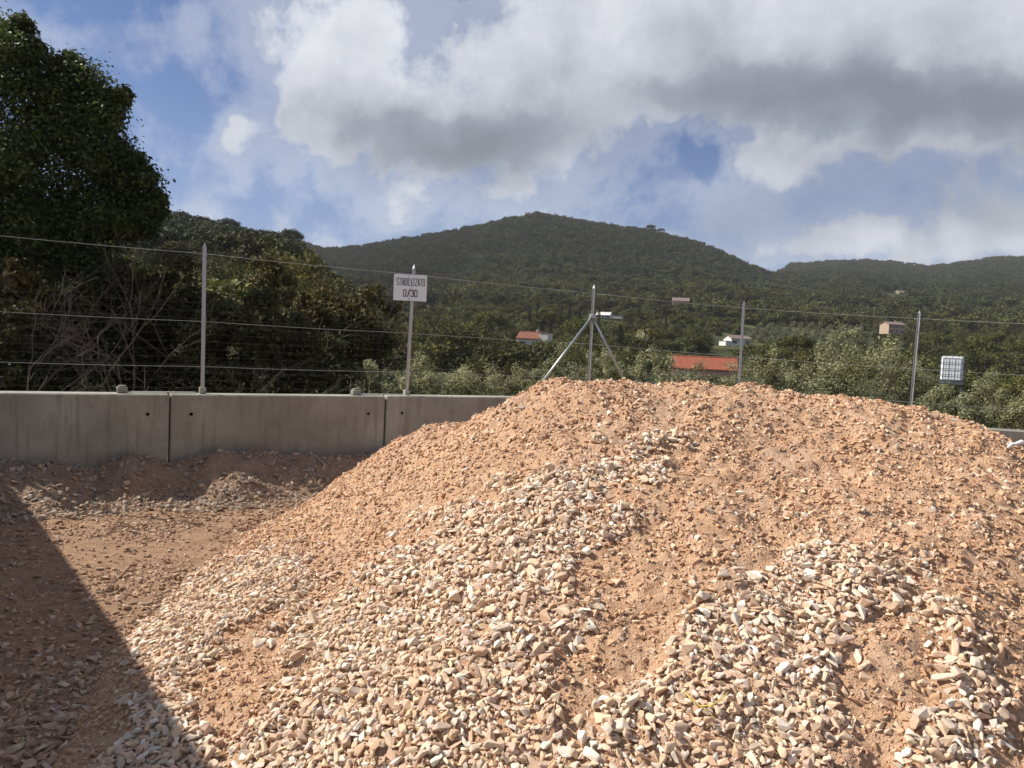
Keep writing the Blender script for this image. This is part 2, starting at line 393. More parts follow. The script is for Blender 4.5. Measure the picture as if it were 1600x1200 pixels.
def scatter_mesh(name, protos, P3, Rm, S, Cc):
    Vs, Ts, Cs = [], [], []; off = 0; pick = rng.integers(0, len(protos), len(P3))
    for k, (pv, pt) in enumerate(protos):
        sel = np.nonzero(pick == k)[0]
        if not len(sel): continue
        vv = (pv[None] * S[sel][:, None, :]) @ Rm[sel].transpose(0, 2, 1) + P3[sel][:, None, :]
        n = len(pv); Vs.append(vv.reshape(-1, 3)); Ts.append((pt[None] + (np.arange(len(sel)) * n)[:, None, None]).reshape(-1, 3) + off)
        Cs.append(np.repeat(Cc[sel], n, 0)); off += n * len(sel)
    return npmesh(name, np.concatenate(Vs), np.concatenate(Ts), np.concatenate(Cs))
def pal_cols(pal, n, j=.1):
    c = np.array(pal)[rng.integers(0, len(pal), n)]; return np.clip(c * (1 + rng.uniform(-j, j, (n, 1))) * (1 + rng.uniform(-.03, .03, (n, 3))), 0, 1)
dZx = np.gradient(Z, axis=1) / (GX[1] - GX[0]); dZy = np.gradient(Z, axis=0) / np.gradient(GY)[:, None]
for _ in range(4):
    for A in (dZx, dZy): A[1:-1, 1:-1] = (A[1:-1, 1:-1] + A[:-2, 1:-1] + A[2:, 1:-1] + A[1:-1, :-2] + A[1:-1, 2:]) / 5
def darts(n_try, x0, x1, y0, y1, accept, rmin):
    """poisson-like: accept(x,y)->(prob,size) ; returns arrays"""
    xs = rng.uniform(x0, x1, n_try); ys = rng.uniform(y0, y1, n_try); pr, sz = accept(xs, ys)
    ok = rng.random(n_try) < pr; xs, ys, sz = xs[ok], ys[ok], sz[ok]
    cell = .05; grid = {}; out = []
    for i in range(len(xs)):
        cx, cy = int(xs[i] // cell), int(ys[i] // cell); good = True; s = sz[i]
        for a in (-2, -1, 0, 1, 2):
            for b in (-2, -1, 0, 1, 2):
                for j in grid.get((cx + a, cy + b), ()):
                    if (xs[i] - xs[j]) ** 2 + (ys[i] - ys[j]) ** 2 < (rmin * (s + sz[j])) ** 2: good = False; break
                if not good: break
            if not good: break
        if good: grid.setdefault((cx, cy), []).append(i); out.append(i)
    return xs[out], ys[out], sz[out]
def acc_zone(x, y):
    z = grid_sample(Z, x, y); k, px, py, w = zone_at(x, y, z)
    fr = (px > -60) & (px < 1680) & (py < 1290) & (z > .0)
    f = grid_sample(zf, x, y)
    p = np.where((k > 0) & fr, 1.0, np.where(fr, .0, 0))
    rag = fbm(x, y, 7, 2)
    p = np.where((f < .5) & (rag > .1) & fr, np.maximum(p, f), p)
    sz = np.clip(rng.gamma(9, .0255 / 9, len(x)), .013, .043)
    sz = np.where(k == 4, sz * .88, sz); return p, sz
zx, zy, zs = darts(420000, -3.6, 5.5, 2.3, 8, acc_zone, .50)
zz = grid_sample(Z, zx, zy)
_, sx_, sy_, sw_ = zone_at(zx, zy, zz)
n = len(zx); S3 = np.stack([zs * rng.uniform(1.0, 1.45, n), zs * rng.uniform(.8, 1.05, n), zs * rng.uniform(.8, 1.2, n)], -1)
RM = rot_mats(n, .42, grid_sample(dZx, zx, zy) * .9, grid_sample(dZy, zx, zy) * .9)
P3 = np.stack([zx, zy, zz + zs * .34 + rng.uniform(-.004, .022, n)], -1)
inview = (sx_ > 5) & (sx_ < 1595) & (sy_ < 1195)
rank = np.argsort(-(zs / sw_ * inview))
single = rank[:300]; rest = rank[300:]
print('zone stones', n)
def big_mesh(i):
    v, t = BIG[i]; me = npmesh('stone', v, t); me.materials.append(M_stone1); return me
BM = [big_mesh(i) for i in range(len(BIG))]
for i in single:
    o = bpy.data.objects.new('stone', BM[int(rng.integers(0, len(BM)))]); COL.objects.link(o); o.parent = pile
    M4 = np.eye(4); M4[:3, :3] = RM[i] * S3[i][None, :]; M4[:3, 3] = P3[i]
    o.matrix_local = Matrix(M4.tolist())
gs = link('loose_stones', scatter_mesh('loose_stones', BIG, P3[rest], RM[rest], S3[rest], pal_cols(STONE_PAL, len(rest))), M_stone, pile); tag(gs, kind='stuff')
# second layer of smaller stones filling the gaps
def acc_gap(x, y):
    z = grid_sample(Z, x, y); k, px, py, w = zone_at(x, y, z); f = grid_sample(zf, x, y)
    fr = (px > -60) & (px < 1680) & (py < 1290) & (z > -.02)
    return np.where(fr, f * .95, 0), rng.uniform(.008, .019, len(x))
def scat(name, cnt, box, acc, pal, protos, lift=.2, tilt=.5, rmin=0, parent=None, zfun=None, gx=None, material=None):
    xs = rng.uniform(box[0], box[1], cnt); ys = rng.uniform(box[2], box[3], cnt); pr, sz = acc(xs, ys); ok = rng.random(cnt) < pr
    xs, ys, sz = xs[ok], ys[ok], sz[ok]; n = len(xs)
    if zfun is None: z = grid_sample(Z, xs, ys); nx, ny = grid_sample(dZx, xs, ys), grid_sample(dZy, xs, ys)
    else: z = zfun(xs, ys); nx = ny = np.zeros(n)
    S = np.stack([sz * rng.uniform(1, 1.5, n), sz * rng.uniform(.75, 1.05, n), sz * rng.uniform(.7, 1.1, n)], -1)
    me = scatter_mesh(name, protos, np.stack([xs, ys, z + sz * lift], -1), rot_mats(n, tilt, nx, ny), S, pal_cols(pal, n))
    o = link(name, me, material or M_stone, parent); tag(o, kind='stuff'); print(name, n); return o
scat('gap_stones', 110000, (-3.6, 5.5, 2.3, 8), acc_gap, STONE_PAL, SMALL, parent=pile)
def acc_clod(x, y):
    z = grid_sample(Z, x, y); k, px, py, w = zone_at(x, y, z); f = grid_sample(zf, x, y)
    fr = (px > -60) & (px < 1680) & (py < 1260) & (z > -.02)
    sz = np.clip(rng.gamma(3.2, .0036, len(x)) * (.55 + .4 * np.clip(w / 4.5, .6, 1.6)), .0040, .028)
    cl = .55 + .6 * fbm(x, y, 5, 3)
    return np.where(fr, (1 - f) * np.clip(cl, .12, 1) * np.clip(1.75 - w / 5, .5, 1), 0), sz
scat('soil_clods', 270000, (-3.6, 5.6, 2.3, 9.3), acc_clod, CLOD_PAL, SMALL, .35, .6, parent=pile, material=None)
def acc_emb(x, y):
    z = grid_sample(Z, x, y); k, px, py, w = zone_at(x, y, z); f = grid_sample(zf, x, y)
    fr = (px > -60) & (px < 1680) & (py < 1260) & (z > 0)
    cl = fbm(x, y, 1.6, 3)
    return np.where(fr, (1 - f) * np.clip(.42 + .9 * cl, .05, 1) * .55 + .05, 0), np.clip(rng.gamma(4, .0052, len(x)), .009, .042)
scat('embedded_stones', 20000, (-3.6, 5.6, 2.3, 9.3), acc_emb, STONE_PAL + CLOD_PAL, BIG, .12, .5, parent=pile)

# ------------------------------------------------------------------ yard ground
gx = np.concatenate([np.linspace(-40, -9, 40), np.arange(-8.9, 1.0, .05), np.linspace(1.1, 40, 60)]); gy = np.concatenate([np.linspace(-30, 0, 30), np.arange(.1, 11.5, .05), np.linspace(11.6, 17, 20)])
A, B = np.meshgrid(gx, gy); ZZ = yard_z(A, B); ii = np.arange(A.size).reshape(A.shape)
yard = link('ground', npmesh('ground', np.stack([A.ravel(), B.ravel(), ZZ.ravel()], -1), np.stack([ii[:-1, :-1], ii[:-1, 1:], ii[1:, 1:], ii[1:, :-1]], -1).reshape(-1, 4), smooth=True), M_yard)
tag(yard, kind='structure')
def acc_yard(x, y):
    z = yard_z(x, y); px, py, w = proj(x, y, z); tw = (x - FACE0.x) * WN.x + (y - FACE0.y) * WN.y
    fr = (px > -80) & (px < 760) & (py < 1260) & (tw > 0) & (np.where((x > GX[0]), grid_sample(Z, np.clip(x, GX[0], GX[-1]), y), -1) < .02)
    near = sstep(-w, -6.5, -3.5)
    return np.where(fr, np.clip(.5 + .8 * fbm(x, y, 1.3, 3), .08, 1), 0), np.clip(rng.gamma(2.6, .0052, len(x)) * (1 + .4 * near), .005, .04)
scat('scattered_pebbles', 190000, (-8, 1, 2.3, 11.5), acc_yard, YARD_PAL, SMALL, .15, .3, parent=yard, zfun=yard_z)

# gravel bank along the foot of the back wall
def bank_h(s, t):
    base = np.interp(s, [-1.9, -1.4, -.9, -.72, -.55, -.42, -.3, -.14, .05, .3, .6, .9, 1.3, 2.2], [.35, .33, .36, .46, .40, .36, .52, .38, .50, .47, .42, .42, .45, .4])
    w = 1.15 + .22 * np.sin(s * 7.3) + .12 * np.sin(s * 17.1)
    return base * (1 - sstep(t / w, .12, 1.0)) + .0
bs = np.arange(-2.6, 2.3, .014); bt = np.arange(.012, 1.6, .032)
SS, TT = np.meshgrid(bs, bt)
def st2xy(s, t): return FACE0.x + WD.x * s * WL + WN.x * t, FACE0.y + WD.y * s * WL + WN.y * t
bx, by = st2xy(SS, TT)
def bank_z(s, t):
    x, y = st2xy(s, t); h = bank_h(s, t); return h + sstep(h, .0, .2) * (.10 * fbm(x, y, 2.6, 3) + .05 * fbm(x, y, 8, 3)) * (.3 + .7 * sstep(t, 0, .2)) - .03
bz = bank_z(SS, TT); ii = np.arange(bx.size).reshape(bx.shape)
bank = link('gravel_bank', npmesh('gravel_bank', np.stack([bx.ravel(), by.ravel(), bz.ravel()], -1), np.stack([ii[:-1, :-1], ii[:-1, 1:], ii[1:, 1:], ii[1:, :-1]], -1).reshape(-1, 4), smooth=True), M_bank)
tag(bank, 'low shaded bank of brown earth and grey stones heaped against the concrete wall', 'gravel bank')
def bank_stones(name, cnt, szl, szh, protos, pal, lift):
    s = rng.uniform(-2.3, 1.9, cnt); t = rng.uniform(.03, 1.45, cnt); x, y = st2xy(s, t)
    cl = .5 + 1.0 * fbm(x, y, 1.7, 3) + .5 * sstep(t, .45, .9) * sstep(-t, -1.45, -1.0)
    ok = rng.random(cnt) < np.clip(cl, .04, 1); s, t, x, y = s[ok], t[ok], x[ok], y[ok]; n = len(s)
    z = np.maximum(bank_z(s, t), yard_z(x, y)); e = .03
    g = (bank_z(s, t + e) - bank_z(s, t - e)) / (2 * e)
    sz = np.clip(rng.gamma(4, (szl + szh) / 8, n), szl, szh)
    S = np.stack([sz * rng.uniform(1, 1.5, n), sz, sz * rng.uniform(.7, 1.1, n)], -1)
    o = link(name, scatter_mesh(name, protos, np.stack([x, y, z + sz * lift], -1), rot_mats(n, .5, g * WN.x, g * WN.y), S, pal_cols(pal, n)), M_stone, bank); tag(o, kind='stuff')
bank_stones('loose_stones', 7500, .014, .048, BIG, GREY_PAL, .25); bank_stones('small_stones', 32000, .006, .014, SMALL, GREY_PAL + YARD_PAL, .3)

# ------------------------------------------------------------------ concrete wall blocks
def concrete_mat():
    m, n, b = mat('grey_concrete'); p = geo_pos(n)
    a = n.noise(p, 1.3, 6, .6); f = n.noise(p, 45, 5, .7)
    mp = n.n('ShaderNodeMapping'); n.put(mp.inputs[0], p); mp.inputs['Scale'].default_value = (7, 7, .9)
    st = n.noise(mp.outputs[0], 1.6, 5, .6)
    c = n.ramp(n.m('ADD', n.m('MULTIPLY', a, .7), n.m('MULTIPLY', f, .3)), [(.36, (.235, .225, .185)), (.5, (.32, .308, .258)), (.64, (.42, .405, .35))])
    c = n.mix(n.smooth(st, .48, .66, 0, .5), c, (.20, .178, .145, 1))
    sp = n.n('ShaderNodeSeparateXYZ'); n.put(sp.inputs[0], p)
    low = n.m('MULTIPLY', n.smooth(n.m('ADD', sp.outputs[2], n.m('MULTIPLY', a, .5)), .95, .45), .5)   # dried mud splashed up from the yard
    c = n.mix(low, c, (.33, .25, .185, 1))
    n.put(b.inputs['Base Color'], c); b.inputs['Roughness'].default_value = .9
    bump(n, n.m('ADD', f, a), .45, .012, b); return m
M_conc = concrete_mat(); M_hole = simple('hole_painted_shade', (.03, .022, .018), .9, 0, .2, 30)  # near-black socket bottom: the shade inside the hole is put into the colour
def conc_block(s0, s1, z0, z1, thick, label, holes=True, p0=None, p1=None, tilt=0., group=None, name='concrete_block', off=0.):
    if p0 is None:
        p0 = FACE0 + WD * (s0 * WL); p1 = FACE0 + WD * (s1 * WL)
    d = (p1 - p0); L = d.length - .022; ang = math.atan2(d.y, d.x); nrm = Vector((d.y, -d.x)).normalized()
    c = (p0 + p1) / 2 - nrm * (thick / 2 + off)
    H = z1 - z0; m = MB().box((0, 0, H / 2), (L, thick, H), bev=.014)
    me = m.mesh(name); o = link(name, me, M_conc)
    o.location = (c.x, c.y, z0); o.rotation_euler = (0, tilt, ang)
    if holes:
        for sx in (-1, 1):                                     # lifting sockets, really sunk into the face
            cut = MB().tube([(sx * (L / 2 - .25), -thick / 2 - .05, H - .26), (sx * (L / 2 - .25), -thick / 2 + .09, H - .26)], .024, 12).mesh('cut')
            co = bpy.data.objects.new('cut', cut); COL.objects.link(co); co.matrix_world = Matrix.Identity(4)
            md = o.modifiers.new('b', 'BOOLEAN'); md.operation = 'DIFFERENCE'; md.object = co; md.solver = 'EXACT'
            co.location = o.location; co.rotation_euler = o.rotation_euler; CUTS.append(co)
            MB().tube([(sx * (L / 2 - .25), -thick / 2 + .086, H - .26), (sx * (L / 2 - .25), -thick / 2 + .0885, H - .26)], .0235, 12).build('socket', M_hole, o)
        BOOL.append(o)
    tag(o, label, 'concrete block', group or 'concrete blocks of the yard wall'); return o
CUTS = []; BOOL = []
J = [-2.154, -1.147, -.14, .867, 1.874]
conc_block(J[0], J[1], -.1, 1.245, .34, 'grey concrete block at the left edge of the wall, under the dark tree', tilt=R(.1))
conc_block(J[1], J[2], -.1, 1.25, .34, 'grey scratched concrete wall block left of the first dark joint', tilt=R(.08), off=.004)
conc_block(J[2], J[3], -.1, 1.25, .34, 'grey concrete wall block between the two dark joints, below the left fence post')
conc_block(J[3], J[4], -.1, 1.255, .34, 'grey concrete wall block under the white lettered sign, partly behind the pile', tilt=R(.2), off=-.003)
K3 = Vector((1.35, 13.0)); K4 = P(1154.5, 610, 14.2).to_2d(); K5 = P(1422, 638, 14.2).to_2d(); K6 = Vector((11.1, 13.7)); K7 = Vector((14.3, 13.0))
pj = FACE0 + WD * (J[4] * WL); pk = K3 + Vector((.25, -.1))
conc_block(0, 0, -.1, 1.24, .34, 'short concrete wall block at the bend, hidden behind the pile crest', p0=pj, p1=pk)
o4 = K4 + Vector((.05, -.17)); o5 = K5 + Vector((.1, -.17)); o6 = K6 + Vector((.1, -.17)); o7 = K7 + Vector((.1, -.17))
conc_block(0, 0, -.1, 1.2, .34, 'concrete wall block behind the middle of the pile crest', p0=pk, p1=o4)
conc_block(0, 0, -.3, 1.0, .34, 'concrete wall block behind the right shoulder of the pile', p0=o4, p1=o5)
conc_block(0, 0, -.3, .955, .34, 'concrete wall block showing at the right edge of the picture beyond the pile', p0=o5, p1=o6)
conc_block(0, 0, -.3, .955, .34, 'concrete wall block beyond the right edge of the yard view', p0=o6, p1=o7)
bpy.context.view_layer.update(); dg = bpy.context.evaluated_depsgraph_get()
for o in BOOL:
    me = bpy.data.meshes.new_from_object(o.evaluated_get(dg)); o.modifiers.clear(); o.data = me
for c in CUTS: bpy.data.objects.remove(c)
# tall divider wall on the left, just out of the picture; its shadow crosses the yard
Hd = 3.2; off = Vector((SUN_AZ.x, SUN_AZ.y)) * (Hd / math.tan(SUN_EL))
e0 = Vector((-4.5, 7.25)) + off; e1 = Vector((-1.38, 3.55)) + off; dv = (e1 - e0).normalized()
div = empty('divider_wall', (0, 0, 0)); tag(div, 'tall divider wall of stacked concrete blocks left of the yard, shading the ground', 'wall')
nv = Vector((-dv.y, dv.x)); nv = nv if nv.x < 0 else -nv; angd = math.atan2(dv.y, dv.x)
for row in range(4):
    for k in range(-1, 4):
        a = e0 + dv * (k * 2.0 + (row % 2) * 1.0 + .2) + nv * .3 if True else None
        MB().box((0, 0, 0), (1.985, .6, .795), bev=.02).build('block', M_conc, div, loc=(a.x, a.y, .4 + row * .8)).rotation_euler = (0, 0, angd)

# ------------------------------------------------------------------ fence
fence = empty('wire_fence', (-4.19, 10.0, 1.25)); tag(fence, 'wire fence of galvanised posts and strained wires on top of the concrete wall', 'fence')
FO = Vector(fence.location)
K0 = Vector((-4.19, 10.0)) - Vector((2.57, 1.4)) * 1.0; K00 = K0 - Vector((2.57, 1.4)); K1 = Vector((-4.19, 10.0)); K2 = Vector((-1.62, 11.4))
posts = [(K00, 1.25, 3.24, (0, 0)), (K0, 1.25, 3.24, (0, 0)), (K1, 1.25, 3.25, (-.02, 0)), (K2, 1.25, 3.23, (.035, 0)), (K3, 1.24, 3.19, (.0, 0)),
         (K4, 1.1, 3.14, (P(1163, 470, 14.2).x - K4.x, 0)), (K5, .98, 3.10, (P(1436, 487, 14.2).x - K5.x, 0)), (K6, .955, 3.08, (.05, 0)), (K7, .955, 3.05, (0, 0))]
for (p, z0, z1, ln) in posts:
    b = Vector((p.x, p.y, z0)) - FO; t = Vector((p.x + ln[0], p.y + ln[1], z1)) - FO; m = MB()
    ax = (t - b).normalized(); q = ax.to_track_quat('Z', 'X').to_matrix() @ Matrix.Rotation(.35, 3, 'Z')
    mid = (b + t) / 2; L = (t - b).length - .05
    m.box(mid, (.050, .005, L), q); m.box(mid + q @ Vector((0, .0205, 0)), (.005, .036, L), q)
    tip = [q @ Vector((x, y, L / 2)) + mid for x, y in ((-.025, 0), (.025, 0), (.003, .035))]
    top = q @ Vector((.0, .008, L / 2 + .07)) + mid
    m.poly([tip[0], tip[1], top]).poly([tip[1], tip[2], top]).poly([tip[2], tip[0], top])
    po = m.build('post', M_zinc, fence)
    MB().box((b.x, b.y, b.z + .045), (.085, .085, .09), Matrix.Rotation(.5, 3, 'Z'), .008).build('foot_bracket', M_conc, fence)
def wire_pts(zs, sag=.012):
    pts = []
    for (a, za), (c, zc) in zip(zs[:-1], zs[1:]):
        for k in range(5): t = k / 5; pts.append(Vector((a.x + (c.x - a.x) * t, a.y + (c.y - a.y) * t, za + (zc - za) * t - sag * 4 * t * (1 - t))) - FO)
    pts.append(Vector((zs[-1][0].x, zs[-1][0].y, zs[-1][1])) - FO); return pts
fy = Vector((-.01, .025))
for f, rr in ((.945, .0036), (.49, .0033), (.185, .0033)):
    MB().tube(wire_pts([(p + fy, z0 + (z1 - z0) * f) for (p, z0, z1, ln) in posts]), rr, 5).build('tension_wire', M_zincd, fence)
m = MB()
for f in np.arange(.04, .62, .052): m.tube(wire_pts([(p + fy * 1.3, z0 + (z1 - z0) * f) for (p, z0, z1, ln) in posts], .004), .0006, 3, False)
for (a, b) in zip(posts[:-1], posts[1:]):
    L = (b[0] - a[0]).length; nn = int(L / .15)
    for k in range(nn):
        t = (k + .5) / nn; q = a[0].lerp(b[0], t) + fy * 1.3; z0 = a[1] + (b[1] - a[1]) * t
        m.tube([Vector((q.x, q.y, z0 + .07)) - FO, Vector((q.x, q.y, z0 + 1.2)) - FO], .00055, 3, False)
tag(m.build('wire_mesh', simple('dull_mesh_wire', (.10, .10, .095), .8, 0, .1, 9), fence), kind='stuff')
# braces of the bend post
top = Vector((K3.x, K3.y, 2.68)) - FO
bl = K3 - (K3 - K2).normalized() * 1.2 + WN * .05; br = K3 + (K4 - K3).normalized() * .95
for q, z in ((bl, 1.24), (br, 1.2)):
    e = Vector((q.x, q.y, z)) - FO; MB().tube([e, top + (e - top).normalized() * .03], .021, 8).build('brace', M_zinc, fence, smooth=True)
MB().box(top, (.09, .09, .07), Matrix.Rotation(.4, 3, 'Z'), .008).build('brace_clamp', M_zinc, fence)
# small lifting stubs with flat tie bars across each joint
for s in (-.33, .73):
    x, y = st2xy(np.array(s), np.array(-.2)); zc = 1.25
    MB().box((0, 0, .04), (.13, .13, .085), bev=.014).box((0, 0, .09), (.09, .09, .02), bev=.006).build('stub', M_conc, fence, loc=Vector((float(x), float(y), zc)) - FO).rotation_euler = (0, 0, .5)
    a = Vector((float(x), float(y), zc + .012)) - FO; dd = Vector((WD.x, WD.y, 0)) * (WL * (.30 if s < 0 else .27))
    MB().box(a + dd / 2 + Vector((0, 0, .004)), (dd.length, .06, .012), Matrix.Rotation(math.atan2(WD.y, WD.x), 3, 'Z')).build('tie_bar', M_zincd, fence)
for dx in (-.09, .0, .12, .2):
    x, y = st2xy(np.array(.73 + dx / WL), np.array(-.22)); MB().tube([Vector((float(x), float(y), 1.26)) - FO, Vector((float(x) + .01, float(y), 1.48)) - FO], .003, 5).build('wire_end', M_zincd, fence)

# the sign ------------------------------------------------------
M_white = simple('white_sign_paint', (.80, .87, .90), .55, 0, .05, 12); M_black = simple('black_print', (.015, .015, .018), .6, 0, .1, 30)
sc_ = P(641, 449.5, 11.33); sign = empty('lettered_sign', (sc_.x, sc_.y, sc_.z), R(-2)); sign.rotation_euler = (R(2), 0, R(3))
tag(sign, 'white rectangular sign reading STABILIZZATO 0/30 tied to the second fence post', 'sign')
MB().box((0, 0, 0), (.505, .006, .40), bev=.0012).build('sign_plate', M_white, sign)
M_rim = simple('sign_rim', (.30, .29, .29), .5, .3, .1, 20)
for nm, c, sz in (('rim', (0, 0, .201), (.509, .012, .004)), ('rim', (0, 0, -.201), (.509, .012, .004)), ('rim', (-.2535, 0, 0), (.004, .012, .398)), ('rim', (.2535, 0, 0), (.004, .012, .398))):
    MB().box(c, sz).build(nm, M_rim, sign)
GLY = {'S': [[(1, .82), (.85, 1), (.15, 1), (0, .85), (0, .66), (1, .36), (1, .15), (.85, 0), (.15, 0), (0, .18)]], 'T': [[(0, 1), (1, 1)], [(.5, 1), (.5, 0)]],
       'A': [[(0, 0), (.42, 1), (.58, 1), (1, 0)], [(.18, .3), (.82, .3)]], 'B': [[(0, 0), (0, 1), (.8, 1), (.95, .88), (.95, .64), (.8, .53), (0, .53)], [(.8, .53), (1, .4), (1, .14), (.82, 0), (0, 0)]],
       'I': [[(.5, 0), (.5, 1)]], 'L': [[(.05, 1), (.05, 0), (1, 0)]], 'Z': [[(0, 1), (1, 1), (0, 0), (1, 0)]],
       'O': [[(0, .15), (0, .85), (.18, 1), (.82, 1), (1, .85), (1, .15), (.82, 0), (.18, 0), (0, .15)]], '/': [[(.1, -.06), (.9, 1.06)]],
       '3': [[(0, .82), (.18, 1), (.82, 1), (1, .85), (1, .64), (.82, .53), (.35, .53)], [(.82, .53), (1, .4), (1, .15), (.82, 0), (.18, 0), (0, .18)]]}
GLY['0'] = GLY['O']
def text_mesh(txt, w, h, cx, cz, sw):
    m = MB(); n = len(txt); adv = [(.42 if c == 'I' else 1.0) for c in txt]; tot = sum(adv) + .5 * (n - 1); u = w / tot; x = cx - w / 2; k = 0
    for c, a in zip(txt, adv):
        for line in GLY[c]:
            pp = [(x + (px if c != 'I' else px) * u * a, cz - h / 2 + pz * h) for px, pz in line]
            for (x0, z0), (x1, z1) in zip(pp[:-1], pp[1:]):
                d = Vector((x1 - x0, z1 - z0)); L = d.length; d.normalize(); q = Vector((-d.y, d.x)) * sw / 2; e = d * sw * .35; yq = -.0042 - .00006 * (k % 9); k += 1
                m.poly([(x0 - e.x + q.x, yq, z0 - e.y + q.y), (x0 - e.x - q.x, yq, z0 - e.y - q.y), (x1 + e.x - q.x, yq, z1 + e.y - q.y), (x1 + e.x + q.x, yq, z1 + e.y + q.y)])
        x += u * (a + .5)
    return m.mesh('lettering')
link('lettering', text_mesh('STABILIZZATO', .425, .105, .005, .085, .0102), M_black, sign)
link('lettering', text_mesh('0/30', .205, .10, .005, -.085, .014), M_black, sign)
MB().tube([(-.02, -.012, .20), (-.026, -.018, .15), (.012, -.022, .09), (.016, -.02, .0), (-.004, -.022, -.06), (-.012, -.016, -.13), (-.008, -.012, -.20)], .0024, 5).build('tie_wire', M_dark, sign)

# small things on the pile
def on_pile(px, py):
    lo, hi = 2.0, 12.0
    for k in range(400):
        d = lo + (hi - lo) * k / 400; p = P(px, py, d)
        if p.z < float(grid_sample(Z, np.array([p.x]), np.array([p.y]))[0]): return p
    return p
M_straw = simple('dry_straw', (.62, .50, .10), .7, 0, .2, 40)
gp = on_pile(1100, 1120); st = empty('dry_grass_stem', gp); tag(st, 'thin yellow dry grass stem lying on the gravel in the right foreground', 'grass stem')
pts = [on_pile(a, b) + Vector((0, -.03, .062)) - gp for a, b in ((1062, 1092), (1075, 1108), (1090, 1120), (1108, 1119), (1122, 1110), (1134, 1098))]
MB().tube(pts, [.0014, .0028, .0034, .0034, .0028, .0014], 5).build('stem', M_straw, st)
MB().tube([pts[2], pts[2] + Vector((.03, -.03, -.01)), pts[2] + Vector((.05, -.06, -.025))], [.002, .0015, .0008], 5).build('leaf_blade', M_straw, st)
pp = on_pile(1583, 703); pc = MB()
M_plast = simple('white_plastic', (.78, .78, .80), .4, 0, .05, 20)
pc.tube([(-.05, 0, .0), (-.02, .0, .03), (.02, .01, .035), (.06, 0, .055), (.1, 0, .05)], [.006, .018, .013, .02, .008], 6)
po = pc.build('plastic_scrap', M_plast, None, True, loc=pp + Vector((0, 0, .01))); tag(po, 'crumpled white plastic scrap on the right edge of the pile crest', 'plastic scrap')

# ------------------------------------------------------------------ terrain beyond the wall
COLS = {  # photo column: [(depth, ground height in metres above the yard)]
}
def e2z(r, e): return CAMZ + e / F * r
ridge = [(-1500, 150), (-400, 176), (0, 180), (270, 177), (340, 166), (450, 149), (500, 137), (540, 140), (560, 144), (650, 164), (700, 174), (760, 191), (820, 206), (870, 202), (950, 191),
         (1010, 189), (1060, 176), (1110, 162), (1150, 147), (1200, 143), (1260, 151), (1330, 157), (1390, 156), (1440, 152), (1490, 163), (1530, 170), (1600, 175), (1800, 180), (2400, 165), (3500, 120)]
rp = np.array(ridge, float)
def ridge_e(px): return np.interp(px, rp[:, 0], rp[:, 1])
RS = np.array([8, 20, 45, 80, 130, 190, 245, 290, 350, 400, 480, 560, 700, 850, 1000, 1120, 1250, 1450, 1800, 2150, 2600, 3400], float)
def profile(kind):
    if kind == 'mid':   # z for the main hill, ridge at 1120 scaled by ridge_e
        return np.array([-.15, -.3, -1.0, -2.6, -3.6, -1.5, 1.5, 4.5, 11, 16, 26, 37, 66, 106, 160, 0, 175, 150, 120, 100, 80, 60.])
    if kind == 'left':
        return np.array([-.15, .2, 1.5, 4, 10, 20, 31, 40, 0, 42, 42, 42, 50, 60, 70, 80, 90, 90, 80, 70, 60, 50.])
    if kind == 'right':
        return np.array([-.15, -.3, -1.0, -2.8, -4.0, -2.5, 0, 3., 9, 14, 23, 33, 56, 80, 105, 125, 148, 182, 0, 190, 150, 100.])
def terrain_z(x, y):
    x = np.asarray(x, float); y = np.asarray(y, float)
    rr = np.hypot(x, y); a = np.arctan2(x, y); ca = np.cos(np.clip(a, -R(55), R(55))); dep = rr * ca
    px = 800 + F * np.tan(np.clip(a, -R(55), R(55)))
    re = ridge_e(px + 10 * fbm(a * 40, a * 0, 1, 2))
    lr = np.log(np.maximum(dep, 8)); LR = np.log(RS)
    zm, zl, zr = profile('mid').copy(), profile('left').copy(), profile('right').copy()
    def ev(prof, ri, tree):
        i = int(np.nonzero(RS == ri)[0][0]); rz = e2z(ri, re) - tree
        base = np.interp(lr, LR, np.where(np.arange(len(RS)) == i, 0, prof))
        hat = np.interp(lr, LR, (np.arange(len(RS)) == i).astype(float)); z = base + hat * rz
        sc = rz / e2z(ri, {350: 165, 1120: 195, 1800: 160}[ri])                      # lower ridge -> gentler slope in front of it
        far = sstep(dep, 250 if ri > 400 else 60, ri); return np.where(z > 8, z * (1 - far * .0) * (1 + (sc - 1) * far * (1 - hat)), z)
    Zm = ev(zm, 1120, 6.0); Zl = ev(zl, 350, 6.5); Zr = ev(zr, 1800, 6.0)
    wl = sstep(-px, -575, -430) * sstep(-dep, -800, -420); wr = sstep(px, 1110, 1230)
    z = Zm * (1 - wl) * (1 - wr) + Zl * wl + Zr * wr
    # main hill stays behind the left spur
    z = z + sstep(dep, 200, 700) * (7 * fbm(x, y, .0055, 3) + 2.2 * fbm(x, y, .02, 2)) * (1 - .75 * sstep(z, 60, 200)) + sstep(dep, 30, 90) * .8 * fbm(x, y, .03, 3)
    back = sstep(np.abs(a), R(60), R(100)); z = z * (1 - back * .7)
    return z
na = 420; nr = 300
aa = np.concatenate([np.linspace(-math.pi, -.85, 70, endpoint=False), np.linspace(-.85, .85, na, endpoint=False), np.linspace(.85, math.pi, 71)])
rr = np.exp(np.linspace(math.log(13.5), math.log(3300), nr))
AA, RR = np.meshgrid(aa, rr); TX, TY = RR * np.sin(AA), RR * np.cos(AA); TZ = terrain_z(TX, TY); ii = np.arange(TX.size).reshape(TX.shape)
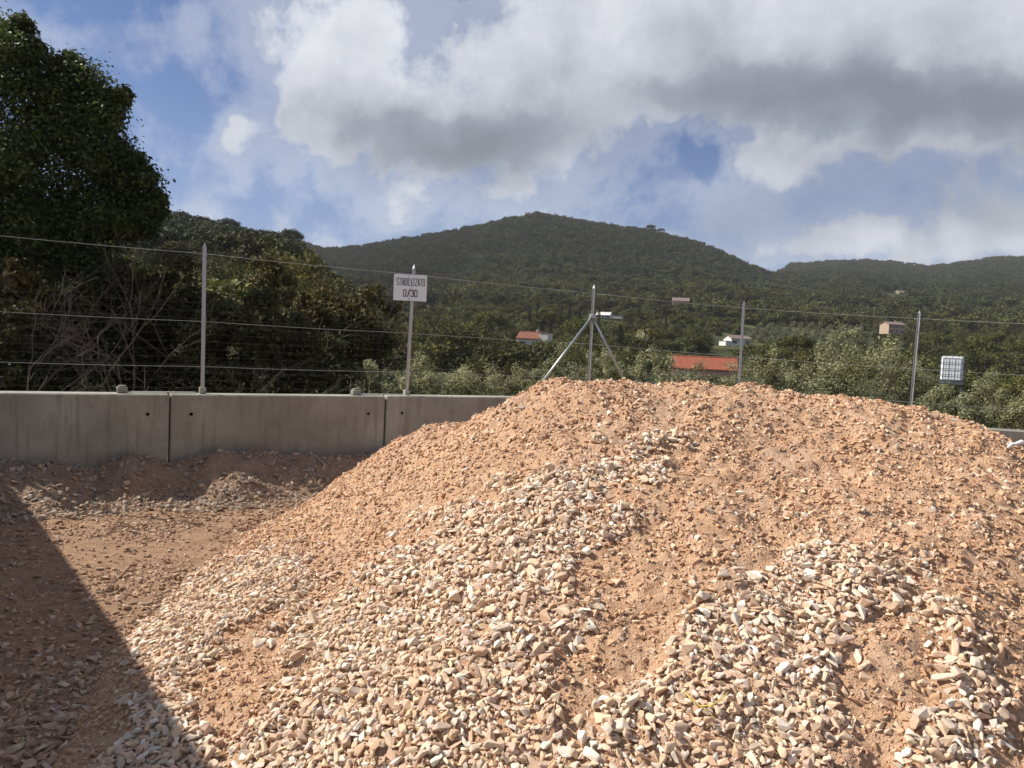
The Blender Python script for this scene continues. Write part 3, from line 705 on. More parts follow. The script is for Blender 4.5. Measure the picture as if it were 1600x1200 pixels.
def terr_mat():
    m, n, b = mat('hill_scrub'); p = geo_pos(n)
    a = n.noise(p, .012, 6, .6); f = n.noise(p, .25, 6, .7)
    c = n.ramp(n.m('ADD', n.m('MULTIPLY', a, .5), n.m('MULTIPLY', f, .5)), [(.38, (.030, .036, .018)), (.5, (.050, .060, .026)), (.62, (.085, .090, .040))])
    sp = n.n('ShaderNodeSeparateXYZ'); n.put(sp.inputs[0], p)
    low = n.smooth(sp.outputs[2], 60, 20)
    fld = n.m('MULTIPLY', n.m('MULTIPLY', n.smooth(n.noise(p, .022, 3, .5), .5, .58), low), n.smooth(sp.outputs[0], -90, -50))
    c = n.mix(fld, c, n.ramp(n.noise(p, .6, 5, .6), [(.35, (.075, .085, .032)), (.65, (.17, .155, .07))]))
    n.put(b.inputs['Base Color'], c); b.inputs['Roughness'].default_value = 1; b.inputs['Specular IOR Level'].default_value = .1
    bump(n, f, 1.0, 1.5, b); return m
terr = link('hills', npmesh('hills', np.stack([TX.ravel(), TY.ravel(), TZ.ravel()], -1), np.stack([ii[:-1, :-1], ii[1:, :-1], ii[1:, 1:], ii[:-1, 1:]], -1).reshape(-1, 4), smooth=True), terr_mat())
tag(terr, kind='structure')
def tz(x, y): return float(terrain_z(np.array([x]), np.array([y]))[0])

# ------------------------------------------------------------------ foliage
class Proto0:
    def __init__(s, x): s.outputs = [x]
def leaf_mat(name, ca, cb, rough=.6, trans=.25, hue=.25, patch=False):
    m, n, b = mat(name)
    t = n.n('ShaderNodeAttribute', attribute_name='tone').outputs['Fac']
    r = n.n('ShaderNodeObjectInfo').outputs['Random']
    c = n.ramp(t, [(0, ca), (1, cb)])
    k = n.m('ADD', n.m('MULTIPLY', r, hue * 2), 1 - hue)
    c = n.v('MULTIPLY', c, n.v('MULTIPLY', (1, 1, 1), (1, 1, 1))) if False else c
    sc = n.n('ShaderNodeVectorMath', operation='SCALE'); n.put(sc.inputs[0], c); n.put(sc.inputs['Scale'], k)
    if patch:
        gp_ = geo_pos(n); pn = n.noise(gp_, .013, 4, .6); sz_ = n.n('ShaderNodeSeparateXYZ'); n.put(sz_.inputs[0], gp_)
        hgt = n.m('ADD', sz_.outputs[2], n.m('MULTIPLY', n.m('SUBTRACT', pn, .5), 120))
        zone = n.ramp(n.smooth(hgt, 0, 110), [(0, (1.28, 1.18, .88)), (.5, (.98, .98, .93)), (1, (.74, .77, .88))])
        zone = n.mix(n.smooth(sz_.outputs[0], -35, -75), zone, (.50, .54, .52, 1))  # trees on the left darkened by position, shade put into their leaf colour
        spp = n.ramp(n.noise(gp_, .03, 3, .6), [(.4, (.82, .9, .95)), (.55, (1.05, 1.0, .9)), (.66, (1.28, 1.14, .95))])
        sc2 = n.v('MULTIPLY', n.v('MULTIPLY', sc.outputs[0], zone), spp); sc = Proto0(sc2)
    r2 = n.m('FRACT', n.m('MULTIPLY', r, 7.31))
    c2 = n.mix(n.m('MULTIPLY', r2, .35 * min(1, hue * 3)), sc.outputs[0], n.v('MULTIPLY', sc.outputs[0], (1.5, 1.05, .7)))
    n.put(b.inputs['Base Color'], c2); b.inputs['Roughness'].default_value = rough; b.inputs['Specular IOR Level'].default_value = .3
    tr = n.n('ShaderNodeBsdfTranslucent'); n.put(tr.inputs[0], c2); mx = n.n('ShaderNodeMixShader'); mx.inputs[0].default_value = trans
    out = [q for q in m.node_tree.nodes if q.type == 'OUTPUT_MATERIAL'][0]
    m.node_tree.links.new(b.outputs[0], mx.inputs[1]); m.node_tree.links.new(tr.outputs[0], mx.inputs[2]); m.node_tree.links.new(mx.outputs[0], out.inputs[0]); return m
L_dark = leaf_mat('dark_oak_leaves', (.024, .036, .012), (.115, .150, .045), .5, .35, .1)
L_olive = leaf_mat('silvery_leaves', (.13, .14, .060), (.52, .54, .33), .5, .4, .15)
L_brown = leaf_mat('browning_leaves', (.050, .046, .016), (.15, .122, .042), .7, .25, .2)
L_under = leaf_mat('undergrowth_leaves', (.020, .026, .009), (.085, .090, .032), .7, .2, .3)
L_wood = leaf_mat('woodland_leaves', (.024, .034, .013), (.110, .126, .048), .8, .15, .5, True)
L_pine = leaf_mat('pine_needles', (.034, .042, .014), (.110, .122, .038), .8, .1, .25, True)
L_cyp = leaf_mat('cypress_leaves', (.012, .018, .010), (.035, .045, .022), .8, .1, .15)
L_grove = leaf_mat('olive_grove_leaves', (.075, .088, .045), (.19, .21, .12), .8, .15, .2)
M_bark = simple('bark', (.10, .075, .055), .9, 0, .3, 14, .4); M_dead = simple('dead_wood', (.10, .082, .064), .9, 0, .25, 20, .3)
def leaves(C3, n, spread, size, up=.35, aspect=.5, squash=1.0, seed=0, soft=1.0, cv=.27):
    """n leaf quads spread around clump centres C3 (k,4: x,y,z,radius)"""
    g = np.random.default_rng(seed); k = g.integers(0, len(C3), n); c = C3[k]
    d = g.normal(0, 1, (n, 3)); d /= np.linalg.norm(d, axis=1)[:, None]; rad = g.random(n) ** .5 * (1 + .42 * np.abs(g.normal(0, 1, n)) * soft)
    pos = c[:, :3] + d * (rad * c[:, 3])[:, None] * np.array([1, 1, squash]) * spread
    nr = d * .6 + g.normal(0, .6, (n, 3)) + np.array([0, 0, up]); nr /= np.linalg.norm(nr, axis=1)[:, None]
    t = np.cross(nr, g.normal(0, 1, (n, 3))); t /= np.linalg.norm(t, axis=1)[:, None]; b = np.cross(nr, t)
    s = size * g.uniform(.6, 1.35, n)[:, None]; w = s * aspect
    V = np.stack([pos - t * s * .5, pos + b * w * .5 + nr * w * .12, pos + t * s * .5, pos - b * w * .5 + nr * w * .12], 1).reshape(-1, 3)
    Fq = np.arange(4 * n).reshape(n, 4); tone = np.clip(g.beta(2, 2.4, n) + g.normal(0, .08, n), 0, 1)
    clump = g.uniform(-cv, cv, len(C3))[k]; tone = np.clip(tone + clump, 0, 1)
    return V, Fq, np.repeat(np.repeat(tone[:, None], 3, 1), 4, 0)
def crown_centres(k, rx, ry, rz, cz, seed, shell=.55, cr=(.18, .34), flat_bottom=False):
    g = np.random.default_rng(seed); d = g.normal(0, 1, (k, 3)); d /= np.linalg.norm(d, axis=1)[:, None]
    if flat_bottom: d[:, 2] = np.abs(d[:, 2]) * 1.0 - .12
    r = (shell + (1 - shell) * g.random(k)) * g.uniform(.82, 1.1, k)
    c = d * r[:, None] * np.array([rx, ry, rz]) + np.array([0, 0, cz]); s = g.uniform(*cr, k) * (rx + ry) / 2
    return np.concatenate([c, s[:, None]], 1)
def branch(mb, p, d, L, r, depth, rnd, tips, spread=.6, seg=5, gravity=.0, nk=(2, 3)):
    pts = [p]; n = 4; cur = Vector(p); dd = Vector(d).normalized()
    for i in range(n):
        dd = (dd + Vector((rnd.gauss(0, .13), rnd.gauss(0, .13), rnd.gauss(0, .08) + gravity))).normalized(); cur = cur + dd * L / n; pts.append(cur)
    mb.tube(pts, [r * (1 - .42 * i / n) for i in range(n + 1)], seg, cap=False); tips.append(cur)
    if depth <= 0: return
    for k in range(rnd.randint(*nk)):
        q = pts[rnd.randint(2, n)]; nd = (dd + Vector((rnd.gauss(0, spread), rnd.gauss(0, spread), rnd.gauss(.05, spread * .6)))).normalized()
        branch(mb, q, nd, L * rnd.uniform(.6, .82), r * .55, depth - 1, rnd, tips, spread, max(3, seg - 1), gravity, nk)
def make_tree(name, label, cat, loc, centres, nleaf, lsize, lmat, trunk_h, trunk_r, seed, spread=1.0, squash=1.0, crown='crown', trunk='trunk', depth=3, group=None, up=.35, aspect=.5, nstem=1, bark=None):
    t = empty(name, loc); tag(t, label, cat, group)
    V, Fq, c = leaves(np.asarray(centres, float), nleaf, spread, lsize, up, aspect, squash, seed)
    link(crown, npmesh(crown, V, Fq, c), lmat, t)
    rnd = random.Random(seed); m = MB(); tips = []; cc = np.asarray(centres)[:, :3].mean(0)
    for s in range(nstem):
        d = Vector((cc[0] * .3 + rnd.gauss(0, .25) * (nstem > 1), cc[1] * .2 + rnd.gauss(0, .25) * (nstem > 1), trunk_h)).normalized()
        branch(m, Vector((rnd.gauss(0, .1) * (nstem > 1), rnd.gauss(0, .1) * (nstem > 1), -.3)), d, trunk_h, trunk_r, depth, rnd, tips, .55, 7)
    m.build(trunk, bark or M_bark, t, True); return t
def locC(base, lst, d):           # clump centres from photo places at depth d (relative to base)
    out = []
    for (px, py, rpx, dd) in lst:
        p = P(px, py, d + dd); out.append((p.x - base[0], p.y - base[1], p.z - base[2], rpx / F * d))
    return out
# the big dark tree on the left
bd = 17.5; bx0 = P(60, 600, bd); base = (bx0.x, bx0.y, tz(bx0.x, bx0.y))
g = np.random.default_rng(77); big = []
OUT = [(-200, 60, 110), (-110, 20, 90), (-60, 120, 100), (10, 75, 58), (25, 130, 60), (75, 170, 60), (120, 145, 52), (160, 175, 45), (185, 150, 20), (150, 235, 60), (60, 260, 90), (180, 260, 45), (205, 262, 28), (215, 300, 42), (240, 320, 22), (130, 330, 75),
       (40, 340, 80), (-60, 300, 100), (-150, 200, 120), (200, 345, 40), (90, 390, 50), (-20, 400, 60), (30, 40, 22), (45, 85, 25), (110, 105, 26), (-120, 320, 120), (120, 200, 60), (90, 110, 30), (230, 345, 26), (0, 440, 60), (130, 400, 50), (40, 230, 80), (0, 300, 90), (90, 330, 70), (-40, 220, 80), (150, 190, 50), (215, 330, 30)]
for (a, b_, r_) in OUT:
    for k in range(14):
        q = g.normal(0, 1, 3); q /= np.linalg.norm(q); u = g.random() ** .4
        big.append((a + q[0] * r_ * u * .8, b_ + q[1] * r_ * u * .8, r_ * g.uniform(.30, .52), q[2] * r_ / F * bd * .9))
make_tree('oak_tree', 'big dark leafy tree rising behind the wall at the upper left', 'tree', base, locC(base, big, bd), 150000, .092, L_dark, 2.6, .2, 5, crown='crown', depth=2, aspect=.62)
# dark undergrowth below it
U = [  # px, ground-level photo row hint, depth, half width px, top row, leaf material, label, category
    (-40, 15.5, 90, 395, L_under, 'dark tangled bush at the left edge behind the wall'),
    (25, 14.2, 55, 470, L_under, 'low olive green bush behind the left end of the wall'),
    (95, 16.0, 80, 410, L_under, 'dark bush under the big tree, right of the left edge'),
    (190, 16.8, 90, 405, L_under, 'dark bush behind the pale bare branches'),
    (280, 17.0, 85, 400, L_under, 'dark bush behind the leftmost full fence post'),
    (365, 16.5, 85, 430, L_under, 'dark green rounded bush right of the leftmost full fence post'),
    (440, 17.5, 75, 470, L_under, 'dark green bush between the two left fence posts'),
    (505, 19.5, 60, 520, L_under, 'low dark bush left of the signpost')]
def bush_thing(name, px, d, hw, top, lm, label, seed, nleaf=9000,  lsize=.10, k=60, aspect=.5, base_py=640, tone=0, group=None, stems=4, cat='bush', hs=1.0, up=.35):
    b = P(px, 600, d); gz = tz(b.x, b.y); base = (b.x, b.y, gz); ht = P(px, top, d).z - gz; w = hw / F * d
    C3 = crown_centres(k, w, w * .8, ht * .52, ht * .50, seed, .45, (.16, .3)); C3[:, 3] *= hs
    return make_tree(name, label, cat, base, C3, nleaf, lsize, lm, ht * .45, .045, seed, depth=3, nstem=stems, aspect=aspect, group=group, trunk='stems', crown='foliage', up=up)
for i, (px, d, hw, top, lm, lab) in enumerate(U): bush_thing('bush', px, d, hw, top, lm, lab, 40 + i, 11000, .11, 70, .55, hs=.85)
# browning trees, middle left
for i, (px, d, hw, top, lm, lab, nl) in enumerate([
    (425, 30, 42, 400, L_brown, 'tall slender brownish tree top above the dark bushes', 6000),
    (545, 26, 70, 425, L_brown, 'broad yellow brown tree left of the white sign', 14000),
    (480, 24, 48, 450, L_brown, 'rusty brown bush between the two left fence posts', 8000),
    (30, 15.2, 40, 385, L_brown, 'yellow brown leafy bush at the far left behind the wires', 3500)]):
    bush_thing('browning_tree', px, d, hw, top, lm, lab, 70 + i, nl, .16, 55, .6, cat='tree', hs=1.1)
# silvery shrubs in a belt right behind the fence
S = [(575, 20, 48, 565, 'silvery shrub left of the signpost foot'), (655, 21, 55, 560, 'silvery shrub right of the signpost foot'), (735, 22, 52, 568, 'low silvery shrub over the wall between the sign and the braced post'),
     (800, 21, 45, 574, 'low silvery shrub just left of the braced post brace'), (870, 20, 50, 548, 'leafy silvery shrub behind the left brace'), (945, 19.5, 52, 535, 'leafy silvery shrub behind the braced bend post'), (1015, 19, 50, 527, 'tall silvery shrub between the braced post and the red roof'),
     (1080, 21, 55, 568, 'low shrub in front of the pink building'), (1140, 20.5, 44, 568, 'low shrub at the foot of the fourth fence post'), (1195, 19, 50, 540, 'silvery shrub right of the fourth fence post'), (1325, 18.5, 85, 500, 'tallest and widest silvery shrub between the two right fence posts'),
     (1250, 20, 60, 565, 'low green shrub left of the tallest silvery shrub'), (1415, 19, 60, 545, 'silvery shrub behind the rightmost fence post'), (1500, 17, 45, 605, 'low shrub in front of the caged tank'), (1550, 20, 50, 578, 'silvery shrub right of the caged tank'), (1625, 19, 60, 595, 'shrub at the right edge beyond the wall'), (1740, 18, 70, 560, 'shrub past the right edge of the view'), (1470, 21, 40, 600, 'low shrub left of the caged tank')]
for i, (px, d, hw, top, lab) in enumerate(S):
    bush_thing('silvery_shrub', px, d, hw, top, L_olive, lab, 120 + i, int(90 * hw + 3000), .085, 60, .36, up=.9, group='silvery shrubs behind the fence', cat='shrub', hs=.8)
# ground cover between wall and shrubs
V = []; g = np.random.default_rng(9)
cx = g.uniform(-13, 18, 1500); dd_ = g.uniform(14.6, 27, 1500); cz = terrain_z(cx, dd_)
C3 = np.stack([cx, dd_, cz + .45 + .25 * g.random(1500), np.full(1500, .7)], -1)
V, Fq, c = leaves(C3, 110000, 1.0, .10, .4, .4, .8, 5)
tag(link('undergrowth', npmesh('undergrowth', V, Fq, c), L_under), 'dense green undergrowth behind the concrete wall', 'undergrowth', kind='stuff')
# bare branching shrubs
def bare(px, d, ht_px, seed, label, lean=(0, 0), n=4, depth=4, r=.02):
    b = P(px, 600, d); gz = 1.0; t = empty('bare_shrub', (b.x, b.y, gz - .9)); tag(t, label, 'bare shrub')
    rnd = random.Random(seed); H = ht_px / F * d
    for k in range(n):
        m = MB(); tips = []; a = -1 + 2 * (k + .5) / n
        branch(m, Vector((0, 0, 0)), Vector((a * .8 + lean[0], -.1 + rnd.gauss(0, .2), 1.0)), H * .40, r * .8, depth, rnd, tips, .42, 6, .01, (2, 3)); m.build('stem', M_dead, t, True)
bare(205, 13.6, 300, 3, 'pale bare branching shrub behind the wall, left of the leftmost full fence post', n=4)
bare(30, 13.4, 260, 8, 'pale bare shrub at the left edge behind the wires', (.25, 0), 3)
bare(420, 14.6, 170, 12, 'small tangle of bare twigs right of the leftmost full fence post', n=3, r=.016)
bare(150, 13.9, 330, 21, 'tall thin bare sapling under the dark tree', (.0, 0), 2, 4, .018)
bare(605, 17, 90, 23, 'small bare sapling next to the signpost', (.0, 0), 1, 3, .012)

# ------------------------------------------------------------------ mid-distance trees: prototypes
def proto_mesh(name, centres, nleaf, lsize, lmat, seed, spread=1., squash=1., up=.5, aspect=.8, trunk=None):
    V, Fq, c = leaves(np.asarray(centres, float), nleaf, spread, lsize, up, aspect, squash, seed)
    me = npmesh(name, V, Fq, c); me.materials.append(lmat); return me
def trunk_mesh(h, r, seed, flare=0):
    rnd = random.Random(seed); m = MB(); tips = []
    m.tube([(0, 0, -1), (rnd.gauss(0, .1), 0, h * .5), (rnd.gauss(0, .2), rnd.gauss(0, .2), h)], [r * 1.2, r, r * .7], 6, False)
    for k in range(4):
        a = k * 1.57 + rnd.random(); m.tube([(0, 0, h * .72), (math.cos(a) * h * .22, math.sin(a) * h * .22, h * .98)], [r * .5, r * .25], 4, False)
    me = m.mesh('trunk', True); me.materials.append(M_bark); return me
class Proto: pass
def mk(kind, crown_me, trunk_me): p = Proto(); p.kind = kind; p.c = crown_me; p.t = trunk_me; return p
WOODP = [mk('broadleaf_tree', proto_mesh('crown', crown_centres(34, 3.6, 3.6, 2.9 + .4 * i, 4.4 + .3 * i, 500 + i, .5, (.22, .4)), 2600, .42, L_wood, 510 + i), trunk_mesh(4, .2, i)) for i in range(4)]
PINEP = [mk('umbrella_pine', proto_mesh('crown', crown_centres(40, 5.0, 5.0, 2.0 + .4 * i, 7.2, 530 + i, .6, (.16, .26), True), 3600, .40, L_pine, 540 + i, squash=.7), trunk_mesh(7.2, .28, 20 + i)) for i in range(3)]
CYPP = [mk('cypress_tree', proto_mesh('crown', np.array([[0, 0, z, .95 * math.sin(math.pi * min(1, (11.5 - z) / 12.5)) ** .7 + .12] for z in np.arange(.8, 11.5, .5)]), 1500, .34, L_cyp, 550 + i), trunk_mesh(3, .15, 30)) for i in range(2)]
GROVEP = [mk('olive_tree', proto_mesh('crown', crown_centres(16, 2.0, 2.0, 1.5, 2.6, 560 + i, .4, (.28, .42)), 700, .32, L_grove, 561 + i), trunk_mesh(2.2, .14, 40 + i)) for i in range(2)]
def place_tree(pr, x, y, sc, label, cat, group, whole, rz=None, zs=1.0, z=None):
    z = tz(x, y) if z is None else z; rz = random.uniform(0, 6.28) if rz is None else rz
    t = bpy.data.objects.new(pr.kind, None if whole else None); COL.objects.link(t); t.location = (x, y, z - .1); t.rotation_euler = (0, 0, rz); t.scale = (sc, sc, sc * zs)
    tag(t, label, cat, group)
    c = bpy.data.objects.new('crown', pr.c); COL.objects.link(c); c.parent = t
    if whole: u = bpy.data.objects.new('trunk', pr.t); COL.objects.link(u); u.parent = t
def at(px, d): return ((px - 800) / F * d, d)
random.seed(21); occ = []
def free(x, y, r):
    for (a, b, c) in occ:
        if (a - x) ** 2 + (b - y) ** 2 < (r + c) ** 2: return False
    occ.append((x, y, r)); return True
HOUSES = [(1098, 132, 12), (832, 245, 9), (1146, 290, 9), (943, 400, 12), (1390, 385, 10), (1055, 560, 10), (1398, 900, 14), (1605, 160, 8)]
for (px, d, r) in HOUSES: x, y = at(px, d); occ.append((x, y, r)); occ.append((x * .93, y * .93, r * .75)); occ.append((x * .86, y * .86, r * .5))
HRECT = [(1035, 1160, 584, 132), (795, 865, 529, 245), (1115, 1175, 538, 290), (915, 970, 500, 400), (1365, 1410, 524, 385), (1030, 1085, 479, 560), (1375, 1415, 466, 900)]
def clear_view(x, y, z, h, r):
    """top of a tree (height h, radius r) stays under the sight line to the houses behind it"""
    px, py, w = proj(x, y, z + h); hw = r / w * F; ok = np.ones(np.shape(px), bool)
    for (a, b, row, d) in HRECT: ok &= ~((y < d + 3) & (px + hw > a) & (px - hw < b) & (py < row))
    ok &= ~((y < 115) & (px > 560) & (py < 548 + (px - 560) * .035))
    return ok
# pines standing out on the skyline of the left spur and the main ridge
def skyline(px, d, sc, lab):
    x, y = at(px, d); zb = tz(x, y); occ.append((x, y, 3 * sc)); place_tree(PINEP[int(px) % 3], x, y, sc, lab, 'pine tree', 'pines on the skyline', d < 500, z=zb - .5)
for px, d, sc, lab in [(285, 344, .95, 'first skyline pine right of the big dark tree'), (312, 340, 1.0, 'round skyline pine just left above the leftmost full fence post'), (350, 346, 1.15, 'broad skyline pine right above the leftmost full fence post'),
                       (376, 342, .85, 'small skyline pine in the dip of the left ridge'), (415, 345, .8, 'low skyline pine halfway down the left ridge'), (446, 342, 1.25, 'largest dark skyline pine low on the left ridge'),
                       (468, 346, .9, 'skyline pine beside the largest one on the left ridge'), (489, 338, .7, 'narrow skyline pine near the end of the left ridge'),
                       (1003, 1112, 1.5, 'left one of two trees breaking the main ridge line'), (1019, 1114, 1.3, 'right one of two trees breaking the main ridge line')]: skyline(px, d, sc, lab)
# named pines and cypresses
for (px, d, sc, lab) in [(1010, 205, 1.0, 'dark round umbrella pine between two cypresses'), (905, 215, 1.1, 'umbrella pine right of the red roofed house'), (760, 230, 1.25, 'wide umbrella pine left of the red roofed house'), (690, 190, 1.0, 'umbrella pine right of the white sign'),
                         (850, 290, 1.35, 'broad flat umbrella pine above the red roofed house'), (1160, 240, 1.0, 'umbrella pine below the white house'), (1085, 215, 1.1, 'umbrella pine above the pink building roof'), (1060, 330, 1.1, 'umbrella pine right of the white farm building'),
                         (1520, 230, 1.2, 'umbrella pine above the caged tank'), (1600, 250, 1.2, 'umbrella pine at the right edge'), (1460, 300, 1.2, 'umbrella pine right of the tan house'), (1330, 330, 1.0, 'umbrella pine left of the tan house'), (620, 240, 1.1, 'umbrella pine behind the browning tree'), (1550, 330, 1.2, 'umbrella pine high on the right slope'),
                         (1240, 210, 1.1, 'umbrella pine under the olive rows')]:
    x, y = at(px, d)
    if not clear_view(x, y, tz(x, y), 9.3 * sc, 4.5 * sc): print('blocked', lab)
    elif free(x, y, 4.5 * sc): place_tree(random.choice(PINEP), x, y, sc, lab, 'pine tree', 'umbrella pines in the valley', True)
for k, (px, d, sc) in enumerate([(965, 200, .9), (1002, 198, .85), (822, 330, 1.0), (834, 335, 1.1), (843, 328, .95), (856, 332, 1.0), (872, 338, 1.0), (884, 345, .9), (900, 340, .9), (1035, 345, .8), (930, 370, .9)]):
    x, y = at(px, d); occ.append((x, y, 1.2))
    place_tree(random.choice(CYPP), x, y, sc, 'tall dark cypress left of the umbrella pine above the crest' if k == 0 else 'tall dark cypress right of the umbrella pine above the crest' if k == 1 else 'narrow dark cypress in the row on the mid slope', 'cypress', 'cypresses in the valley', True)
# olive grove in rows
ng = 0
for r_ in range(9):
    for c_ in range(13):
        d = 330 + r_ * 17; px = 1168 + c_ * 15.5 + r_ * 2 + random.gauss(0, 1.2)
        if px > 1350: continue
        x, y = at(px, d + random.gauss(0, 1)); occ.append((x, y, 2.6)); ng += 1
        OW = ['first', 'second', 'third', 'fourth', 'fifth', 'sixth', 'seventh', 'eighth', 'ninth', 'tenth', 'eleventh', 'twelfth', 'thirteenth']
        place_tree(random.choice(GROVEP), x, y, random.uniform(.95, 1.25), '%s olive tree from the left in the %s grove row counted up the slope' % (OW[c_], OW[r_]), 'olive tree', 'olive trees in rows on the right slope', False)
def in_grove(px, d): return (px > 1155) & (px < 1362) & (d > 318) & (d < 480)
# scattered woodland, individually placed near, stuff far away
nt = 0; tries = 0
while nt < 285 and tries < 20000:
    tries += 1; d = 38 + (480 - 38) * random.random() ** 1.15; px = random.uniform(-60, 1680)
    if px < 520 and d > 360: continue
    if in_grove(px, d): continue
    x, y = at(px, d)
    clr = float(fbm(np.array([x]), np.array([y]), .02, 2)[0])
    if clr > .28 and 520 < px: continue
    sc = random.uniform(.65, 1.15) * (.6 if d < 90 else 1.0)
    if 480 < px and d < 70: sc *= .75
    rr_ = 2.7 * sc
    if d < 115 and px > 520: sc = min(sc, .55)
    if not clear_view(x, y, tz(x, y), 7.8 * sc, 3.6 * sc): continue
    if not free(x, y, rr_): continue
    pr = random.choice(PINEP) if random.random() < .12 and d > 120 else random.choice(WOODP)
    isp = pr.kind == 'umbrella_pine'
    where = 'behind the dark bushes' if px < 400 else 'between the left fence post and the sign' if px < 620 else 'between the sign and the braced post' if px < 920 else 'between the braced post and the fourth post' if px < 1160 else 'between the two right fence posts' if px < 1436 else 'right of the last fence post'
    how = 'close to the yard' if d < 110 else 'on the valley floor' if d < 230 else 'at the slope foot' if d < 340 else 'on the lower slope'
    place_tree(pr, x, y, sc * (.8 if isp else 1), ('umbrella pine %s, %s' if isp else 'leafy green tree %s, %s') % (how, where), 'pine tree' if isp else 'tree', 'scattered umbrella pines' if isp else 'leafy trees in the valley woods', d < 230); nt += 1
print('trees', nt, 'grove', ng)
# far woodland as one mass, instanced on points
FARM = []
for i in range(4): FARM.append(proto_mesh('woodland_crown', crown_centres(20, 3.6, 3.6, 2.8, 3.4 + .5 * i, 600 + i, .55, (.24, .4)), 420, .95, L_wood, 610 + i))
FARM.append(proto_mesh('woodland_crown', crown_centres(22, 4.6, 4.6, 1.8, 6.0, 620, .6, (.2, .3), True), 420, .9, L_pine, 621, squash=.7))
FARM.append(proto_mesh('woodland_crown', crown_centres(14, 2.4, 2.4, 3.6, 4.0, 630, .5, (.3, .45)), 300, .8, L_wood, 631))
fcol = bpy.data.collections.new('woodland_kinds')
for k, me in enumerate(FARM): fo = bpy.data.objects.new('woodland_crown_%d' % k, me); fcol.objects.link(fo)
def wood_points(n, p0, p1, d0, d1, smin, smax, cond=None, pinep=.1):
    d = np.sqrt(rng.uniform(d0 ** 2, d1 ** 2, n)); px = rng.uniform(p0, p1, n); x = (px - 800) / F * d; y = d
    ok = np.ones(n, bool) if cond is None else cond(px, d, x, y)
    x, y, px, d = x[ok], y[ok], px[ok], d[ok]; z = terrain_z(x, y) - .3
    return np.stack([x, y, z], -1), rng.uniform(smin, smax, len(x)), np.where(rng.random(len(x)) < pinep, 4, rng.choice([0, 1, 2, 3, 5], len(x)))
hx = np.array([[*at(p, d), r] for (p, d, r) in HOUSES]); ox = np.array(occ)
def nohouse(x, y):
    ok = np.ones(len(x), bool)
    for (a, b, r) in hx:
        for f, q in ((1, 1.), (.97, .9), (.94, .8), (.9, .7)): ok &= (x - a * f) ** 2 + (y - b * f) ** 2 > (r * q) ** 2
    return ok
def nocc(x, y, m):
    ok = np.ones(len(x), bool)
    for (a, b, r) in ox: ok &= (x - a) ** 2 + (y - b) ** 2 > (r * .55 + m) ** 2
    return ok
sets = [wood_points(2600, 480, 1750, 60, 480, .42, .8, lambda px, d, x, y: nohouse(x, y) & ~in_grove(px, d) & (fbm(x, y, .02, 2) < .34) & nocc(x, y, 1.0) & clear_view(x, y, terrain_z(x, y), 4.5, 2.5) & (d > 120)),
        wood_points(2500, -250, 560, 42, 150, .3, .5, lambda px, d, x, y: nocc(x, y, .3), .1),
        wood_points(3600, -250, 590, 150, 365, .6, 1.15, lambda px, d, x, y: nocc(x, y, .8), .25),
        wood_points(17000, 380, 1320, 470, 1160, .6, 1.35, lambda px, d, x, y: nohouse(x, y) & ((fbm(x, y, .011, 2) < .42) | (d > 620)) & clear_view(x, y, terrain_z(x, y), 6, 3) & ~((px < 540) & (d > 1200)), .08),
        wood_points(18000, 1080, 1900, 470, 1900, .8, 1.6, lambda px, d, x, y: nohouse(x, y) & ((fbm(x, y, .009, 2) < .45) | (d > 620)) & clear_view(x, y, terrain_z(x, y), 7, 4), .05)]
PW = np.concatenate([s[0] for s in sets]); SW = np.concatenate([s[1] for s in sets]); KW = np.concatenate([s[2] for s in sets])
print('woodland', len(PW))
me = bpy.data.meshes.new('woodland'); me.vertices.add(len(PW)); me.vertices.foreach_set('co', PW.astype(np.float32).ravel())
a = me.attributes.new('size', 'FLOAT', 'POINT'); a.data.foreach_set('value', SW.astype(np.float32))
a = me.attributes.new('pick', 'INT', 'POINT'); a.data.foreach_set('value', KW.astype(np.int32))
a = me.attributes.new('spin', 'FLOAT', 'POINT'); a.data.foreach_set('value', rng.uniform(0, 6.28, len(PW)).astype(np.float32))
wood = link('woodland', me); tag(wood, 'dense evergreen woodland covering the hill and the slopes', 'woodland', kind='stuff')
ng_ = bpy.data.node_groups.new('plant_woodland', 'GeometryNodeTree')
ng_.interface.new_socket('Geometry', in_out='INPUT', socket_type='NodeSocketGeometry'); ng_.interface.new_socket('Geometry', in_out='OUTPUT', socket_type='NodeSocketGeometry')
N = ng_.nodes; Lk = ng_.links
gi = N.new('NodeGroupInput'); go = N.new('NodeGroupOutput'); iop = N.new('GeometryNodeInstanceOnPoints'); ci = N.new('GeometryNodeCollectionInfo')
ci.inputs['Collection'].default_value = fcol; ci.inputs['Separate Children'].default_value = True; ci.inputs['Reset Children'].default_value = True
def na_(nm, ty): q = N.new('GeometryNodeInputNamedAttribute'); q.data_type = ty; q.inputs['Name'].default_value = nm; return q.outputs['Attribute']
cx_ = N.new('ShaderNodeCombineXYZ'); Lk.new(na_('spin', 'FLOAT'), cx_.inputs[2]); er = N.new('FunctionNodeEulerToRotation'); Lk.new(cx_.outputs[0], er.inputs[0])
m2p = N.new('GeometryNodeMeshToPoints')
Lk.new(gi.outputs[0], m2p.inputs[0]); Lk.new(m2p.outputs[0], iop.inputs['Points']); Lk.new(ci.outputs[0], iop.inputs['Instance']); iop.inputs['Pick Instance'].default_value = True
Lk.new(na_('pick', 'INT'), iop.inputs['Instance Index']); Lk.new(er.outputs[0], iop.inputs['Rotation']); Lk.new(na_('size', 'FLOAT'), iop.inputs['Scale']); Lk.new(iop.outputs[0], go.inputs[0])
md = wood.modifiers.new('plant', 'NODES'); md.node_group = ng_

